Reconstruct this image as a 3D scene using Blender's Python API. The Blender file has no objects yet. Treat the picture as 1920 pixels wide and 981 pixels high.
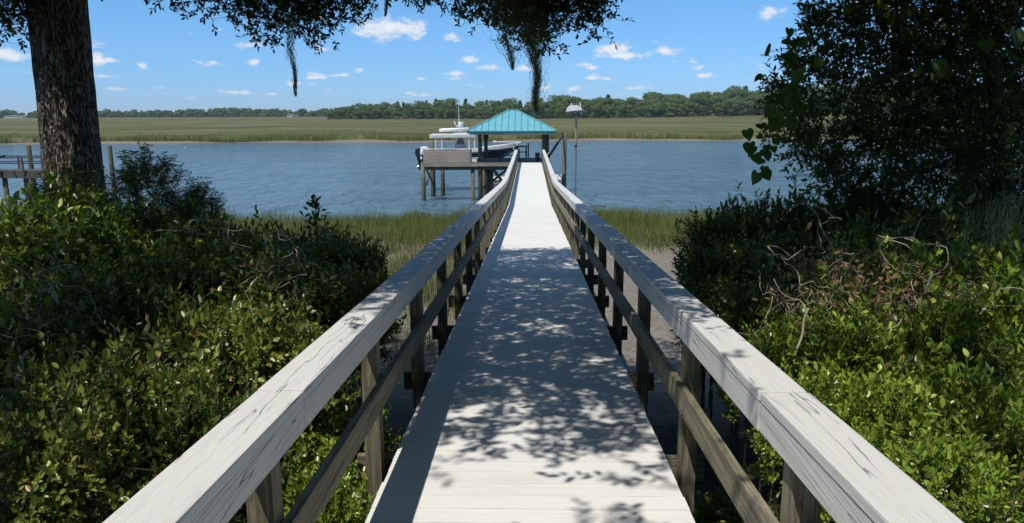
import bpy, bmesh, math, random
import numpy as np
from mathutils import Vector, Matrix, noise
random.seed(7); rng = np.random.default_rng(7)
R = math.radians
scene = bpy.context.scene
COL = scene.collection

# ------------------------------------------------------------------ camera
EYE = 5.8                                   # eye height above the water (z = 0)
FPX, CX, CY = 1387.0, 960.0, 490.5          # photograph pixels, used only to measure directions
PITCH, YAW, ROLL = R(11.39), R(1.417), R(0.25)
cam = bpy.data.cameras.new('camera'); camo = bpy.data.objects.new('camera', cam); COL.objects.link(camo)
cam.sensor_width = 36; cam.lens = FPX/1920*36; cam.clip_start = 0.05; cam.clip_end = 20000
CM = Matrix.Rotation(YAW, 4, 'Z') @ Matrix.Rotation(math.pi/2-PITCH, 4, 'X') @ Matrix.Rotation(-ROLL, 4, 'Z')
camo.matrix_world = Matrix.Translation((0, 0, EYE)) @ CM
scene.camera = camo
CR = CM.to_3x3()
def W(px, py, Y):
    "world point at distance Y along the walkway seen in direction (px, py)"
    d = CR @ Vector(((px-CX)/FPX, -(py-CY)/FPX, -1))
    return Vector((0, 0, EYE)) + d*(Y/d.y)

# ------------------------------------------------------------------ world, sun, exposure
SUNX, SUNY = -0.295, -0.38                   # sun stands behind and to the left: shadows run +x, +y
SUN_EL = math.atan2(1, math.hypot(SUNX, SUNY)); SUN_AZ = math.atan2(SUNX, SUNY)
world = bpy.data.worlds.new('World'); scene.world = world; world.use_nodes = True
def build_world():
    nt = world.node_tree; N = nt.nodes; L = nt.links; N.clear()
    out = N.new('ShaderNodeOutputWorld'); bg = N.new('ShaderNodeBackground'); L.new(bg.outputs[0], out.inputs[0])
    bg.inputs['Strength'].default_value = 0.11
    sky = N.new('ShaderNodeTexSky'); sky.sky_type = 'NISHITA'; sky.sun_disc = False
    sky.sun_elevation = SUN_EL; sky.sun_rotation = SUN_AZ % (2*math.pi)
    sky.air_density = 1.0; sky.dust_density = 0.0; sky.ozone_density = 3.0; sky.altitude = 0
    tc = N.new('ShaderNodeTexCoord')
    def math_(op, a, b=None, c=None, clamp=False):
        n = N.new('ShaderNodeMath'); n.operation = op; n.use_clamp = clamp
        for i, v in enumerate((a, b, c)):
            if v is None: continue
            if isinstance(v, (int, float)): n.inputs[i].default_value = v
            else: L.new(v, n.inputs[i])
        return n.outputs[0]
    sep = N.new('ShaderNodeSeparateXYZ'); L.new(tc.outputs['Generated'], sep.inputs[0])
    az = math_('ARCTAN2', sep.outputs[0], sep.outputs[1]); el = math_('ARCSINE', sep.outputs[2])
    comb = N.new('ShaderNodeCombineXYZ'); L.new(az, comb.inputs[0]); L.new(el, comb.inputs[1])
    def noise_(sc, det, rough, sx=1, sy=1):
        mp = N.new('ShaderNodeMapping'); mp.inputs['Scale'].default_value = (sx, sy, 1); L.new(comb.outputs[0], mp.inputs[0])
        n = N.new('ShaderNodeTexNoise'); n.inputs['Scale'].default_value = sc; n.inputs['Detail'].default_value = det
        n.inputs['Roughness'].default_value = rough; L.new(mp.outputs[0], n.inputs['Vector']); return n.outputs[0]
    puff = noise_(45, 6, .62, 1, 1.6)
    # cumulus: direction (azimuth, elevation) and half sizes in degrees
    clouds = [(735,52,80,24,1),(690,60,40,12,.9),(848,68,20,11,.8),(880,113,20,10,.9),(912,126,34,8,.8),(985,127,22,8,.9),(1050,92,14,9,.6),
      (1150,90,40,13,.95),(1165,105,62,8,.9),(1245,96,34,11,.9),(1440,24,32,13,1),(1312,143,24,6,.8),(1075,166,18,9,.9),(1020,164,14,8,.8),
      (440,173,40,5,.7),(22,104,32,12,1),(184,112,13,13,.9),(265,122,12,9,.95),(478,118,12,7,.85),(465,84,26,7,.6),(605,93,24,8,.7),
      (790,148,11,5,.7),(675,130,11,6,.6),(1112,127,13,5,.7),(1195,166,22,6,.6),(1425,120,18,5,.6),(1665,8,46,12,.9),(622,174,16,5,.7),
      (560,156,26,5,.55),(1100,122,40,4,.4),(190,143,24,5,.55),(300,165,15,4,.55),(215,168,28,4,.5)]
    cov = None
    for px, py, w, h, s in clouds:
        d = CR @ Vector(((px-CX)/FPX, -(py-CY)/FPX, -1)); d.normalize()
        a, e = math.atan2(d.x, d.y), math.asin(d.z)
        v = N.new('ShaderNodeVectorMath'); v.operation = 'SUBTRACT'; L.new(comb.outputs[0], v.inputs[0]); v.inputs[1].default_value = (a, e, 0)
        v2 = N.new('ShaderNodeVectorMath'); v2.operation = 'MULTIPLY'; L.new(v.outputs[0], v2.inputs[0]); v2.inputs[1].default_value = (FPX/w, FPX/h, 0)
        ln = N.new('ShaderNodeVectorMath'); ln.operation = 'LENGTH'; L.new(v2.outputs[0], ln.inputs[0])
        m = math_('MULTIPLY_ADD', ln.outputs['Value'], -s*.95, s*1.0)
        cov = m if cov is None else math_('MAXIMUM', cov, m)
    c = math_('MAXIMUM', cov, -.6)
    # scattered far small clouds just above the horizon
    lo = noise_(16, 3, .5, 1, 4.5)
    band = math_('MULTIPLY', math_('SUBTRACT', lo, .53), 4.2)
    bandm = math_('SUBTRACT', 1, math_('MULTIPLY', math_('ABSOLUTE', math_('SUBTRACT', el, .045)), 20), clamp=True)
    band = math_('MULTIPLY_ADD', bandm, .55, math_('SUBTRACT', band, .62))
    c = math_('MAXIMUM', c, band)
    c = math_('ADD', c, math_('MULTIPLY', math_('SUBTRACT', puff, .5), 2.6))
    mr = N.new('ShaderNodeMapRange'); mr.interpolation_type = 'SMOOTHSTEP'
    L.new(c, mr.inputs[0]); mr.inputs[1].default_value = .06; mr.inputs[2].default_value = .70; mr.inputs[3].default_value = 0; mr.inputs[4].default_value = .88
    # richer blue than clear model air at this low altitude
    gam = N.new('ShaderNodeMix'); gam.data_type = 'RGBA'; gam.blend_type = 'MULTIPLY'; gam.inputs[0].default_value = 1
    L.new(sky.outputs[0], gam.inputs[6])
    tr = N.new('ShaderNodeValToRGB'); er = tr.color_ramp.elements; L.new(math_('MULTIPLY', el, 1/.8), tr.inputs[0])
    er[0].position = 0; er[0].color = (.37, .62, 1.18, 1); er[1].position = .2; er[1].color = (.50, .84, 1.12, 1)
    e3 = er.new(.6); e3.color = (.88, .95, .90, 1)
    L.new(tr.outputs[0], gam.inputs[7])
    mix = N.new('ShaderNodeMix'); mix.data_type = 'RGBA'; L.new(mr.outputs[0], mix.inputs[0])
    cm = N.new('ShaderNodeMix'); cm.data_type = 'RGBA'; L.new(math_('MULTIPLY_ADD', c, 1.1, -.25, clamp=True), cm.inputs[0]); cm.inputs[6].default_value = (5.3, 6.1, 7.2, 1); cm.inputs[7].default_value = (8.0, 8.0, 8.1, 1); L.new(cm.outputs[2], mix.inputs[7])
    L.new(gam.outputs[2], mix.inputs[6]); mix.inputs[7].default_value = (7.6, 7.9, 8.3, 1)
    L.new(mix.outputs[2], bg.inputs[0])
build_world()
sl = bpy.data.lights.new('sun', 'SUN'); sl.energy = 4.6; sl.angle = R(.53); sl.color = (1, .95, .86)
so = bpy.data.objects.new('sun', sl); COL.objects.link(so); so.location = (-20, -25, 60)
so.rotation_euler = Vector((-SUNX, -SUNY, -1)).to_track_quat('-Z', 'Y').to_euler()
vs = scene.view_settings; vs.view_transform = 'Standard'; vs.look = 'None'; vs.exposure = 0.12; vs.gamma = 1; vs.use_curve_mapping = False
scene.cycles.max_bounces = 6; scene.cycles.diffuse_bounces = 3; scene.cycles.transmission_bounces = 4; scene.cycles.transparent_max_bounces = 6
scene.cycles.volume_bounces = 0

# ------------------------------------------------------------------ helpers: objects
def meta(o, label=None, cat=None, group=None, kind=None):
    if label: o['label'] = label
    if cat: o['category'] = cat
    if group: o['group'] = group
    if kind: o['kind'] = kind
    return o
def empty(name, loc, label, cat, group=None):
    o = bpy.data.objects.new(name, None); COL.objects.link(o); o.location = loc; o.empty_display_size = .2
    return meta(o, label, cat, group)
def link(name, me, mat, parent=None, loc=None):
    if mat and not me.materials: me.materials.append(mat)
    o = bpy.data.objects.new(name, me); COL.objects.link(o)
    if parent is not None: o.parent = parent
    if loc is not None: o.location = loc
    return o
def copy_tree(o, parent=None):
    c = o.copy(); COL.objects.link(c); c.parent = parent
    for ch in list(o.children): copy_tree(ch, c)
    return c
class MB:
    "collects boxes, bars, tubes; build() links them as one mesh"
    def __init__(s): s.bm = bmesh.new(); s.off = Vector((0, 0, 0))
    def box(s, x0, x1, y0, y1, z0, z1):
        v = [s.bm.verts.new(Vector(p)) for p in ((x0,y0,z0),(x1,y0,z0),(x1,y1,z0),(x0,y1,z0),(x0,y0,z1),(x1,y0,z1),(x1,y1,z1),(x0,y1,z1))]
        for f in ((3,2,1,0),(4,5,6,7),(0,1,5,4),(1,2,6,5),(2,3,7,6),(3,0,4,7)): s.bm.faces.new([v[i] for i in f])
        return s
    def bar(s, a, b, w, h, up=(0,0,1)):
        a, b = Vector(a), Vector(b); d = (b-a).normalized(); u = Vector(up)
        sd = d.cross(u)
        if sd.length < 1e-4: sd = d.cross(Vector((0,1,0)))
        sd.normalize(); u = sd.cross(d).normalized()
        q = [(-w/2,-h/2),(w/2,-h/2),(w/2,h/2),(-w/2,h/2)]
        v = [s.bm.verts.new(p+sd*i+u*j) for p in (a, b) for i, j in q]
        for f in ((0,1,2,3),(7,6,5,4),(0,4,5,1),(1,5,6,2),(2,6,7,3),(3,7,4,0)): s.bm.faces.new([v[i] for i in f])
        return s
    def tube(s, pts, r, n=10, cap=True):
        pts = [Vector(p) for p in pts]; rs = r if hasattr(r, '__len__') else [r]*len(pts)
        rings = []; u = None
        for i, p in enumerate(pts):
            d = (pts[min(i+1, len(pts)-1)]-pts[max(i-1, 0)]).normalized()
            if u is None: u = d.orthogonal().normalized()
            u = (u-d*u.dot(d)).normalized(); w = d.cross(u)
            rings.append([s.bm.verts.new(p+(u*math.cos(t)+w*math.sin(t))*rs[i]) for t in [2*math.pi*k/n for k in range(n)]])
        for a, b in zip(rings, rings[1:]):
            for k in range(n): s.bm.faces.new((a[k], a[(k+1)%n], b[(k+1)%n], b[k]))
        if cap: s.bm.faces.new(rings[0][::-1]); s.bm.faces.new(rings[-1])
        return s
    def ball(s, c, r, sx=1, sy=1, sz=1, sub=2):
        m = Matrix.Translation(c) @ Matrix.Diagonal((r*sx, r*sy, r*sz, 1))
        bmesh.ops.create_icosphere(s.bm, subdivisions=sub, radius=1, matrix=m); return s
    def poly(s, pts, ys):   # prism between two y values of an (x,z) outline
        a = [s.bm.verts.new((x, ys[0], z)) for x, z in pts]; b = [s.bm.verts.new((x, ys[1], z)) for x, z in pts]
        s.bm.faces.new(a); s.bm.faces.new(b[::-1]); n = len(pts)
        for k in range(n): s.bm.faces.new((a[k], b[k], b[(k+1)%n], a[(k+1)%n]))
        return s
    def build(s, name, mat, parent=None, bevel=0, smooth=False, origin=None):
        bmesh.ops.recalc_face_normals(s.bm, faces=s.bm.faces)
        if bevel: bmesh.ops.bevel(s.bm, geom=list(s.bm.edges), offset=bevel, segments=2, affect='EDGES', profile=.6)
        off = Vector(origin) if origin is not None else (parent.matrix_basis.translation.copy() if parent is not None else Vector((0,0,0)))
        if parent is not None and parent.parent is not None and origin is None: off = off+parent.parent.matrix_basis.translation
        for v in s.bm.verts: v.co -= off
        me = bpy.data.meshes.new(name); s.bm.to_mesh(me); s.bm.free()
        if smooth: me.shade_smooth()
        o = link(name, me, mat, parent)
        if parent is None: o.location = off
        return o
def npmesh(name, V, F, attrs=None, smooth=False):
    V = np.asarray(V, np.float32); F = np.asarray(F, np.int32); k = F.shape[1]
    me = bpy.data.meshes.new(name)
    me.vertices.add(len(V)); me.vertices.foreach_set('co', V.ravel())
    me.loops.add(F.size); me.loops.foreach_set('vertex_index', F.ravel())
    me.polygons.add(len(F)); me.polygons.foreach_set('loop_start', np.arange(0, F.size, k, dtype=np.int32))
    for nm, a in (attrs or {}).items():
        at = me.attributes.new(nm, 'FLOAT', 'POINT'); at.data.foreach_set('value', np.asarray(a, np.float32))
    me.update(calc_edges=True)
    if smooth: me.shade_smooth()
    return me

# ------------------------------------------------------------------ helpers: materials
class Mat:
    def __init__(s, name):
        s.m = bpy.data.materials.new(name); s.m.use_nodes = True; s.nt = s.m.node_tree; s.N = s.nt.nodes; s.L = s.nt.links
        s.b = s.N['Principled BSDF']; s.out = s.N['Material Output']
    def set(s, **k):
        for a, v in k.items():
            s.b.inputs[a.replace('_', ' ')].default_value = v
        return s
    def co(s, scale=(1,1,1), kind='Object', rnd=0):
        tc = s.N.new('ShaderNodeTexCoord'); mp = s.N.new('ShaderNodeMapping'); mp.inputs['Scale'].default_value = scale
        s.L.new(tc.outputs[kind], mp.inputs[0])
        if rnd:
            oi = s.N.new('ShaderNodeObjectInfo'); mu = s.N.new('ShaderNodeMath'); mu.operation = 'MULTIPLY'; mu.inputs[1].default_value = rnd
            s.L.new(oi.outputs['Random'], mu.inputs[0]); cb = s.N.new('ShaderNodeCombineXYZ')
            for i in range(3): s.L.new(mu.outputs[0], cb.inputs[i])
            s.L.new(cb.outputs[0], mp.inputs['Location'])
        return mp.outputs[0]
    def noise(s, vec, sc, det=4, ro=.55, dist=0):
        n = s.N.new('ShaderNodeTexNoise'); s.L.new(vec, n.inputs['Vector']); n.inputs['Scale'].default_value = sc
        n.inputs['Detail'].default_value = det; n.inputs['Roughness'].default_value = ro; n.inputs['Distortion'].default_value = dist
        return n.outputs[0]
    def ramp(s, fac, stops):
        r = s.N.new('ShaderNodeValToRGB'); s.L.new(fac, r.inputs[0]); e = r.color_ramp.elements
        while len(e) < len(stops): e.new(.5)
        for x, (p, c) in zip(e, stops):
            x.position = p; x.color = (*c, 1) if len(c) == 3 else c
        return r.outputs[0]
    def mix(s, fac, a, b, mode='MIX'):
        n = s.N.new('ShaderNodeMix'); n.data_type = 'RGBA'; n.blend_type = mode
        for i, v in ((0, fac), (6, a), (7, b)):
            if isinstance(v, (int, float)): n.inputs[i].default_value = v
            elif isinstance(v, tuple): n.inputs[i].default_value = (*v, 1)
            else: s.L.new(v, n.inputs[i])
        return n.outputs[2]
    def math(s, op, a, b=None, clamp=False):
        n = s.N.new('ShaderNodeMath'); n.operation = op; n.use_clamp = clamp
        for i, v in enumerate((a, b)):
            if v is None: continue
            if isinstance(v, (int, float)): n.inputs[i].default_value = v
            else: s.L.new(v, n.inputs[i])
        return n.outputs[0]
    def attr(s, name):
        n = s.N.new('ShaderNodeAttribute'); n.attribute_name = name; return n.outputs['Fac']
    def color(s, c): s.L.new(c, s.b.inputs['Base Color']); return s
    def bump(s, h, dist=.01, strength=1, prev=None):
        n = s.N.new('ShaderNodeBump'); s.L.new(h, n.inputs['Height']); n.inputs['Distance'].default_value = dist; n.inputs['Strength'].default_value = strength
        if prev is not None: s.L.new(prev, n.inputs['Normal'])
        s.L.new(n.outputs[0], s.b.inputs['Normal']); return n.outputs[0]

def grain_scale(axis, a, b): return {'x': (a,b,b), 'y': (b,a,b), 'z': (b,b,a)}[axis]
def painted(name, axis, base=(.59,.585,.56), rough=.62, crack=.5, wear=.5):
    m = Mat(name); m.set(Roughness=rough)
    g = m.noise(m.co(grain_scale(axis, .6, 22), rnd=9), 2.2, 6, .65, .6)
    fine = m.noise(m.co(grain_scale(axis, 1.6, 60), rnd=9), 3, 4, .6, .3)
    big = m.noise(m.co((1,1,1)), 1.7, 5, .6)
    ck = m.noise(m.co(grain_scale(axis, .45, 16), rnd=9), 1.5, 2, .45, .3)
    msk = m.noise(m.co(grain_scale(axis, .7, 9), rnd=4), 1.3, 2, .5)
    vein = m.ramp(m.math('ABSOLUTE', m.math('SUBTRACT', ck, .47)), [(0, (1,1,1)), (.0045, (1,1,1)), (.009, (0,0,0))])
    ckm = m.math('SUBTRACT', 1, m.math('MULTIPLY', vein, m.ramp(msk, [(.62-.12*crack, (0,0,0)), (.68-.12*crack, (1,1,1))])), clamp=True)
    ckm = m.ramp(ckm, [(0, (0,0,0)), (1, (1,1,1))])
    c = m.mix(m.ramp(big, [(.3, (0,0,0)), (.75, (1,1,1))]), tuple(x*.93 for x in base), base)
    c = m.mix(m.ramp(g, [(.25, (wear,)*3), (.5, (0,0,0))]), c, tuple(x*.74 for x in base))
    spot = m.noise(m.co((1,1,1), rnd=3), 26, 3, .6)
    c = m.mix(m.ramp(spot, [(.2, (.35,)*3), (.3, (0,0,0))]), c, (.26,.25,.22))
    c = m.mix(ckm, (.22,.21,.19), c)
    if axis == 'x':      # each deck board weathers a little differently
        sp = m.N.new('ShaderNodeSeparateXYZ'); m.L.new(m.co((1,1,1)), sp.inputs[0]); fl = m.math('FLOOR', m.math('MULTIPLY', m.math('ADD', sp.outputs[1], 4.5), 1/.14))
        wn = m.N.new('ShaderNodeTexWhiteNoise'); wn.noise_dimensions = '1D'; m.L.new(fl, wn.inputs['W'])
        c = m.mix(m.math('MULTIPLY', wn.outputs[0], .14), c, (.42,.41,.37))
        st = m.noise(m.co((1,2.2,1)), 1.1, 5, .7); c = m.mix(m.ramp(st, [(.52, (0,0,0)), (.75, (.35,)*3)]), c, (.40,.38,.33))
    m.color(c)
    h = m.math('ADD', m.math('MULTIPLY', g, .6), m.math('MULTIPLY', fine, .4))
    b1 = m.bump(h, .008, .9); m.bump(ckm, .004, 1, b1)
    return m.m
def weathered(name, axis, a=(.11,.092,.062), b=(.27,.235,.17), green=.6, rough=.8):
    m = Mat(name); m.set(Roughness=rough)
    g = m.noise(m.co(grain_scale(axis, .5, 16), rnd=9), 2.5, 6, .65, .7)
    big = m.noise(m.co((1,1,1), rnd=5), 2.3, 5, .62)
    c = m.ramp(g, [(.28, tuple(x*.45 for x in a)), (.42, a), (.62, b), (.8, tuple(x*1.12 for x in b))])
    c = m.mix(m.ramp(big, [(.42, (0,0,0)), (.66, (green,)*3)]), c, (.13,.145,.06))
    spot = m.noise(m.co((1,1,1), rnd=3), 14, 4, .7)
    c = m.mix(m.ramp(spot, [(.3, (.6,)*3), (.42, (0,0,0))]), c, (.05,.045,.035))
    m.color(c); m.bump(g, .012, .9)
    return m.m
def plain(name, c, rough=.6, metal=0, var=.12, sc=4, bump=.0, coat=0):
    m = Mat(name); m.set(Roughness=rough, Metallic=metal, Coat_Weight=coat)
    n = m.noise(m.co((1,1,1), rnd=5), sc, 5, .6)
    m.color(m.mix(m.ramp(n, [(.3, (0,0,0)), (.7, (1,1,1))]), tuple(x*(1-var) for x in c), tuple(min(1, x*(1+var*.6)) for x in c)))
    if bump: m.bump(n, bump, .8)
    return m.m
def leafmat(name, dark, light, tip=None, brown=.04, rough=.38, trans=.25, spec=.5):
    m = Mat(name); m.set(Roughness=rough); m.b.inputs['Specular IOR Level'].default_value = spec
    r = m.attr('rnd')
    stops = [(0, dark), (.7, light), (1-brown-.03, tip or light), (1-brown, (.19,.10,.04))]
    r_ = m.ramp(r, stops)
    br = m.noise(m.co((1,1,1), 'Object'), 2.2, 3, .5)
    c = m.mix(m.ramp(br, [(.35, (0,0,0)), (.65, (.5,)*3)]), r_, tuple(min(1, x*1.35) for x in light))
    m.color(c)
    tr = m.N.new('ShaderNodeBsdfTranslucent'); tc = m.mix(1.0, c, (1.5, 1.7, .7), 'MULTIPLY'); m.L.new(tc, tr.inputs[0])
    ms = m.N.new('ShaderNodeMixShader'); ms.inputs[0].default_value = trans
    m.L.new(m.b.outputs[0], ms.inputs[1]); m.L.new(tr.outputs[0], ms.inputs[2]); m.L.new(ms.outputs[0], m.out.inputs[0])
    return m.m

# ------------------------------------------------------------------ terrain
def smooth(a, b, x):
    t = np.clip((x-a)/(b-a), 0, 1); return t*t*(3-2*t)
def shore_near(x): return 40.3+1.3*np.sin(x*.21+1)+.6*np.sin(x*.67)
def shore_far(x): return 151+3.0*np.sin(x*.021+.5)+1.6*np.sin(x*.083)+.8*np.sin(x*.31)
def gz(x, y):
    x = np.asarray(x, float); y = np.asarray(y, float)
    z = 3.15-2.35*smooth(4.5, 14.5, y)-.45*smooth(14, 29, y)
    sn, sf = shore_near(x), shore_far(x)
    z = z-.40*smooth(-7, 0, y-sn)-2.0*smooth(0, 14, y-sn)+2.05*smooth(-14, 0, y-sf)+.30*smooth(0, 7, y-sf)
    z = z+.8*smooth(-26, 0, -y)*0
    hill = smooth(-60, 330, x)*smooth(515, 600, y)
    return z+4.2*hill
def terrain():
    xs = np.concatenate([-np.geomspace(2600, 40, 30), np.linspace(-38, 38, 190), np.geomspace(40, 2600, 30)])
    ys = np.concatenate([np.linspace(-60, -6, 10), np.linspace(-5, 50, 190), np.linspace(52, 140, 20), np.linspace(142, 170, 30), np.geomspace(174, 2600, 50)])
    X, Y = np.meshgrid(xs, ys); Z = gz(X, Y)
    for i in range(X.shape[0]):
        for j in range(X.shape[1]):
            if -5 < Y[i, j] < 50 and abs(X[i, j]) < 38:
                p = (X[i, j], Y[i, j], 0)
                Z[i, j] += .10*noise.noise((p[0]*.7, p[1]*.7, 3))+.05*noise.noise((p[0]*2.6, p[1]*2.6, 9))
    V = np.stack([X.ravel(), Y.ravel(), Z.ravel()], 1); nx = len(xs); ny = len(ys)
    idx = np.arange(nx*ny).reshape(ny, nx)
    F = np.stack([idx[:-1,:-1].ravel(), idx[:-1,1:].ravel(), idx[1:,1:].ravel(), idx[1:,:-1].ravel()], 1)
    m = Mat('mud'); m.set(Roughness=.75)
    v = m.co((1,1,1))
    big = m.noise(v, .9, 6, .65); fn = m.noise(v, 7, 6, .7); far = m.noise(v, .035, 5, .6)
    mud = m.ramp(fn, [(.3, (.085,.072,.055)), (.5, (.20,.175,.14)), (.68, (.31,.275,.22))])
    mud = m.mix(m.ramp(big, [(.35, (0,0,0)), (.65, (.6,)*3)]), mud, (.15,.135,.11))
    soil = m.ramp(fn, [(.3, (.025,.02,.014)), (.7, (.09,.07,.045))])
    bank = m.ramp(far, [(.3, (.12,.105,.08)), (.7, (.21,.18,.135))])
    sp = m.N.new('ShaderNodeSeparateXYZ'); m.L.new(v, sp.inputs[0])
    def step(a, b):
        n = m.N.new('ShaderNodeMapRange'); m.L.new(sp.outputs[1], n.inputs[0]); n.inputs[1].default_value = a; n.inputs[2].default_value = b; return n.outputs[0]
    c = m.mix(step(11, 14.5), soil, mud); c = m.mix(step(100, 140), c, bank)
    c = m.mix(step(510, 530), c, (.40,.35,.26))
    c = m.mix(step(640, 700), c, (.05,.07,.035)); m.color(c)
    m.bump(m.math('ADD', fn, m.math('MULTIPLY', m.noise(v, 26, 4, .7), .5)), .07, .9)
    meta(link('ground', npmesh('ground', V, F, smooth=True), m.m), kind='structure')
terrain()
def water():
    m = Mat('water'); m.set(Roughness=.10, IOR=1.333)
    v = m.co((1,1,1)); vs_ = m.co((1.0,.62,1))
    # silty blue water, a little greener over the shallows
    big = m.noise(m.co((.06,.16,1)), 1, 4, .6)
    m.color(m.ramp(big, [(.3, (.058,.120,.180)), (.7, (.100,.178,.245))]))
    w1 = m.noise(vs_, .62, 4, .6, .8); w2 = m.noise(vs_, 4.2, 4, .6, .4); w3 = m.noise(vs_, .28, 3, .5)
    w1 = m.ramp(w1, [(.36, (0,0,0)), (.5, (.4,)*3), (.68, (1,1,1))])
    h = m.math('ADD', m.math('ADD', m.math('MULTIPLY', w1, .62), m.math('MULTIPLY', w2, .14)), m.math('MULTIPLY', w3, .5))
    m.bump(h, .75, 1.0)
    V = [(-2600,30,0),(2600,30,0),(2600,160,0),(-2600,160,0)]
    meta(link('water', npmesh('water', V, [(0,1,2,3)]), m.m), kind='structure')
water()

def haze():
    me = MB().box(-2700, 2700, -80, 2700, -4.5, 48).build('haze', None); m = bpy.data.materials.new('haze air'); m.use_nodes = True; nt = m.node_tree; nt.nodes.clear()
    o = nt.nodes.new('ShaderNodeOutputMaterial'); v = nt.nodes.new('ShaderNodeVolumePrincipled'); v.inputs['Color'].default_value = (.72, .84, 1, 1); v.inputs['Density'].default_value = .00011
    v.inputs['Anisotropy'].default_value = .1; nt.links.new(v.outputs[0], o.inputs['Volume']); me.data.materials.append(m); meta(me, kind='stuff')
haze()

# ------------------------------------------------------------------ grass
def blades(P, h, w, lean, rnd, bend=.35):
    n = len(P); a = rng.uniform(0, 2*np.pi, n); sx = np.stack([np.cos(a), np.sin(a), np.zeros(n)], 1)
    b = rng.uniform(0, 2*np.pi, n); ld = np.stack([np.cos(b), np.sin(b), np.zeros(n)], 1)*(lean*h)[:,None]
    up = np.array([0,0,1.]); V = np.empty((n, 6, 3))
    for k, (t, ww) in enumerate(((0, 1), (.55, .8), (1, .08))):
        c = P+up*(h*t)[:,None]+ld*(t**2)
        V[:,2*k] = c-sx*(w*ww/2)[:,None]; V[:,2*k+1] = c+sx*(w*ww/2)[:,None]
    i = np.arange(n)[:,None]*6
    F = np.concatenate([i+np.array([[0,1,3,2]]), i+np.array([[2,3,5,4]])])
    return V.reshape(-1, 3), F, np.repeat(rnd, 6)
def grassmat(name, cols):
    m = Mat(name); m.set(Roughness=.55); m.b.inputs['Specular IOR Level'].default_value = .3
    n = len(cols); c = m.ramp(m.attr('rnd'), [(i/(n-1), c) for i, c in enumerate(cols)])
    big = m.noise(m.co((1,1,1)), .35, 3, .5)
    c = m.mix(m.ramp(big, [(.35, (0,0,0)), (.7, (.35,)*3)]), c, (.17,.16,.055)); m.color(c)
    tr = m.N.new('ShaderNodeBsdfTranslucent'); m.L.new(c, tr.inputs[0]); ms = m.N.new('ShaderNodeMixShader'); ms.inputs[0].default_value = .3
    m.L.new(m.b.outputs[0], ms.inputs[1]); m.L.new(tr.outputs[0], ms.inputs[2]); m.L.new(ms.outputs[0], m.out.inputs[0])
    return m.m
GRASS = grassmat('cordgrass', [(.26,.22,.11), (.14,.15,.045), (.115,.16,.035), (.17,.22,.05), (.24,.26,.08)])
def near_grass():
    n = 260000
    x = rng.uniform(-26, 26, n); y = rng.uniform(13.5, 43.5, n)
    sn = shore_near(x)
    cl = np.array([noise.noise((a*.5, b*.5, 1)) for a, b in zip(x, y)])
    # left of the walkway the grass comes near, on the right a mud flat lies in front of it
    near = np.where(x < .3, 13.6+1.2*np.sin(x*.8), 28.2+1.0*np.sin(x*.6)+.5*np.sin(x*1.9))
    dens = np.clip((y-near)/2.2, 0, 1)*np.where(x > .3, 1, .5+.5*np.clip((y-15)/5, 0, 1))
    edge = np.clip((sn+.9-y)/1.0, 0, 1)
    k = (rng.random(n) < dens*edge*(.45+.9*(cl+.35)).clip(.12, 1))
    k &= ~((np.abs(x) < .75) & (y < 42))
    k |= (rng.random(n) < .004)&(x > .3)&(y < 28)&(y > 17)&(np.abs(x) > .9)
    x, y = x[k], y[k]; P = np.stack([x, y, gz(x, y)-.06], 1)
    h = rng.uniform(.45, .92, len(x))*(.85+.35*smooth(24, 36, y))*np.clip(.75+cl[k]*.6, .5, 1.2); h = np.where(y < 20, h*.75, h)
    V, F, r = blades(P, h, rng.uniform(.012, .024, len(x)), rng.uniform(.05, .38, len(x)), np.clip(rng.random(len(x))*.75+.35*smooth(26,34,y)-.1, 0, 1))
    meta(link('marsh_grass', npmesh('marsh_grass', V, F, {'rnd': r}), GRASS), kind='stuff')
near_grass()
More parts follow.
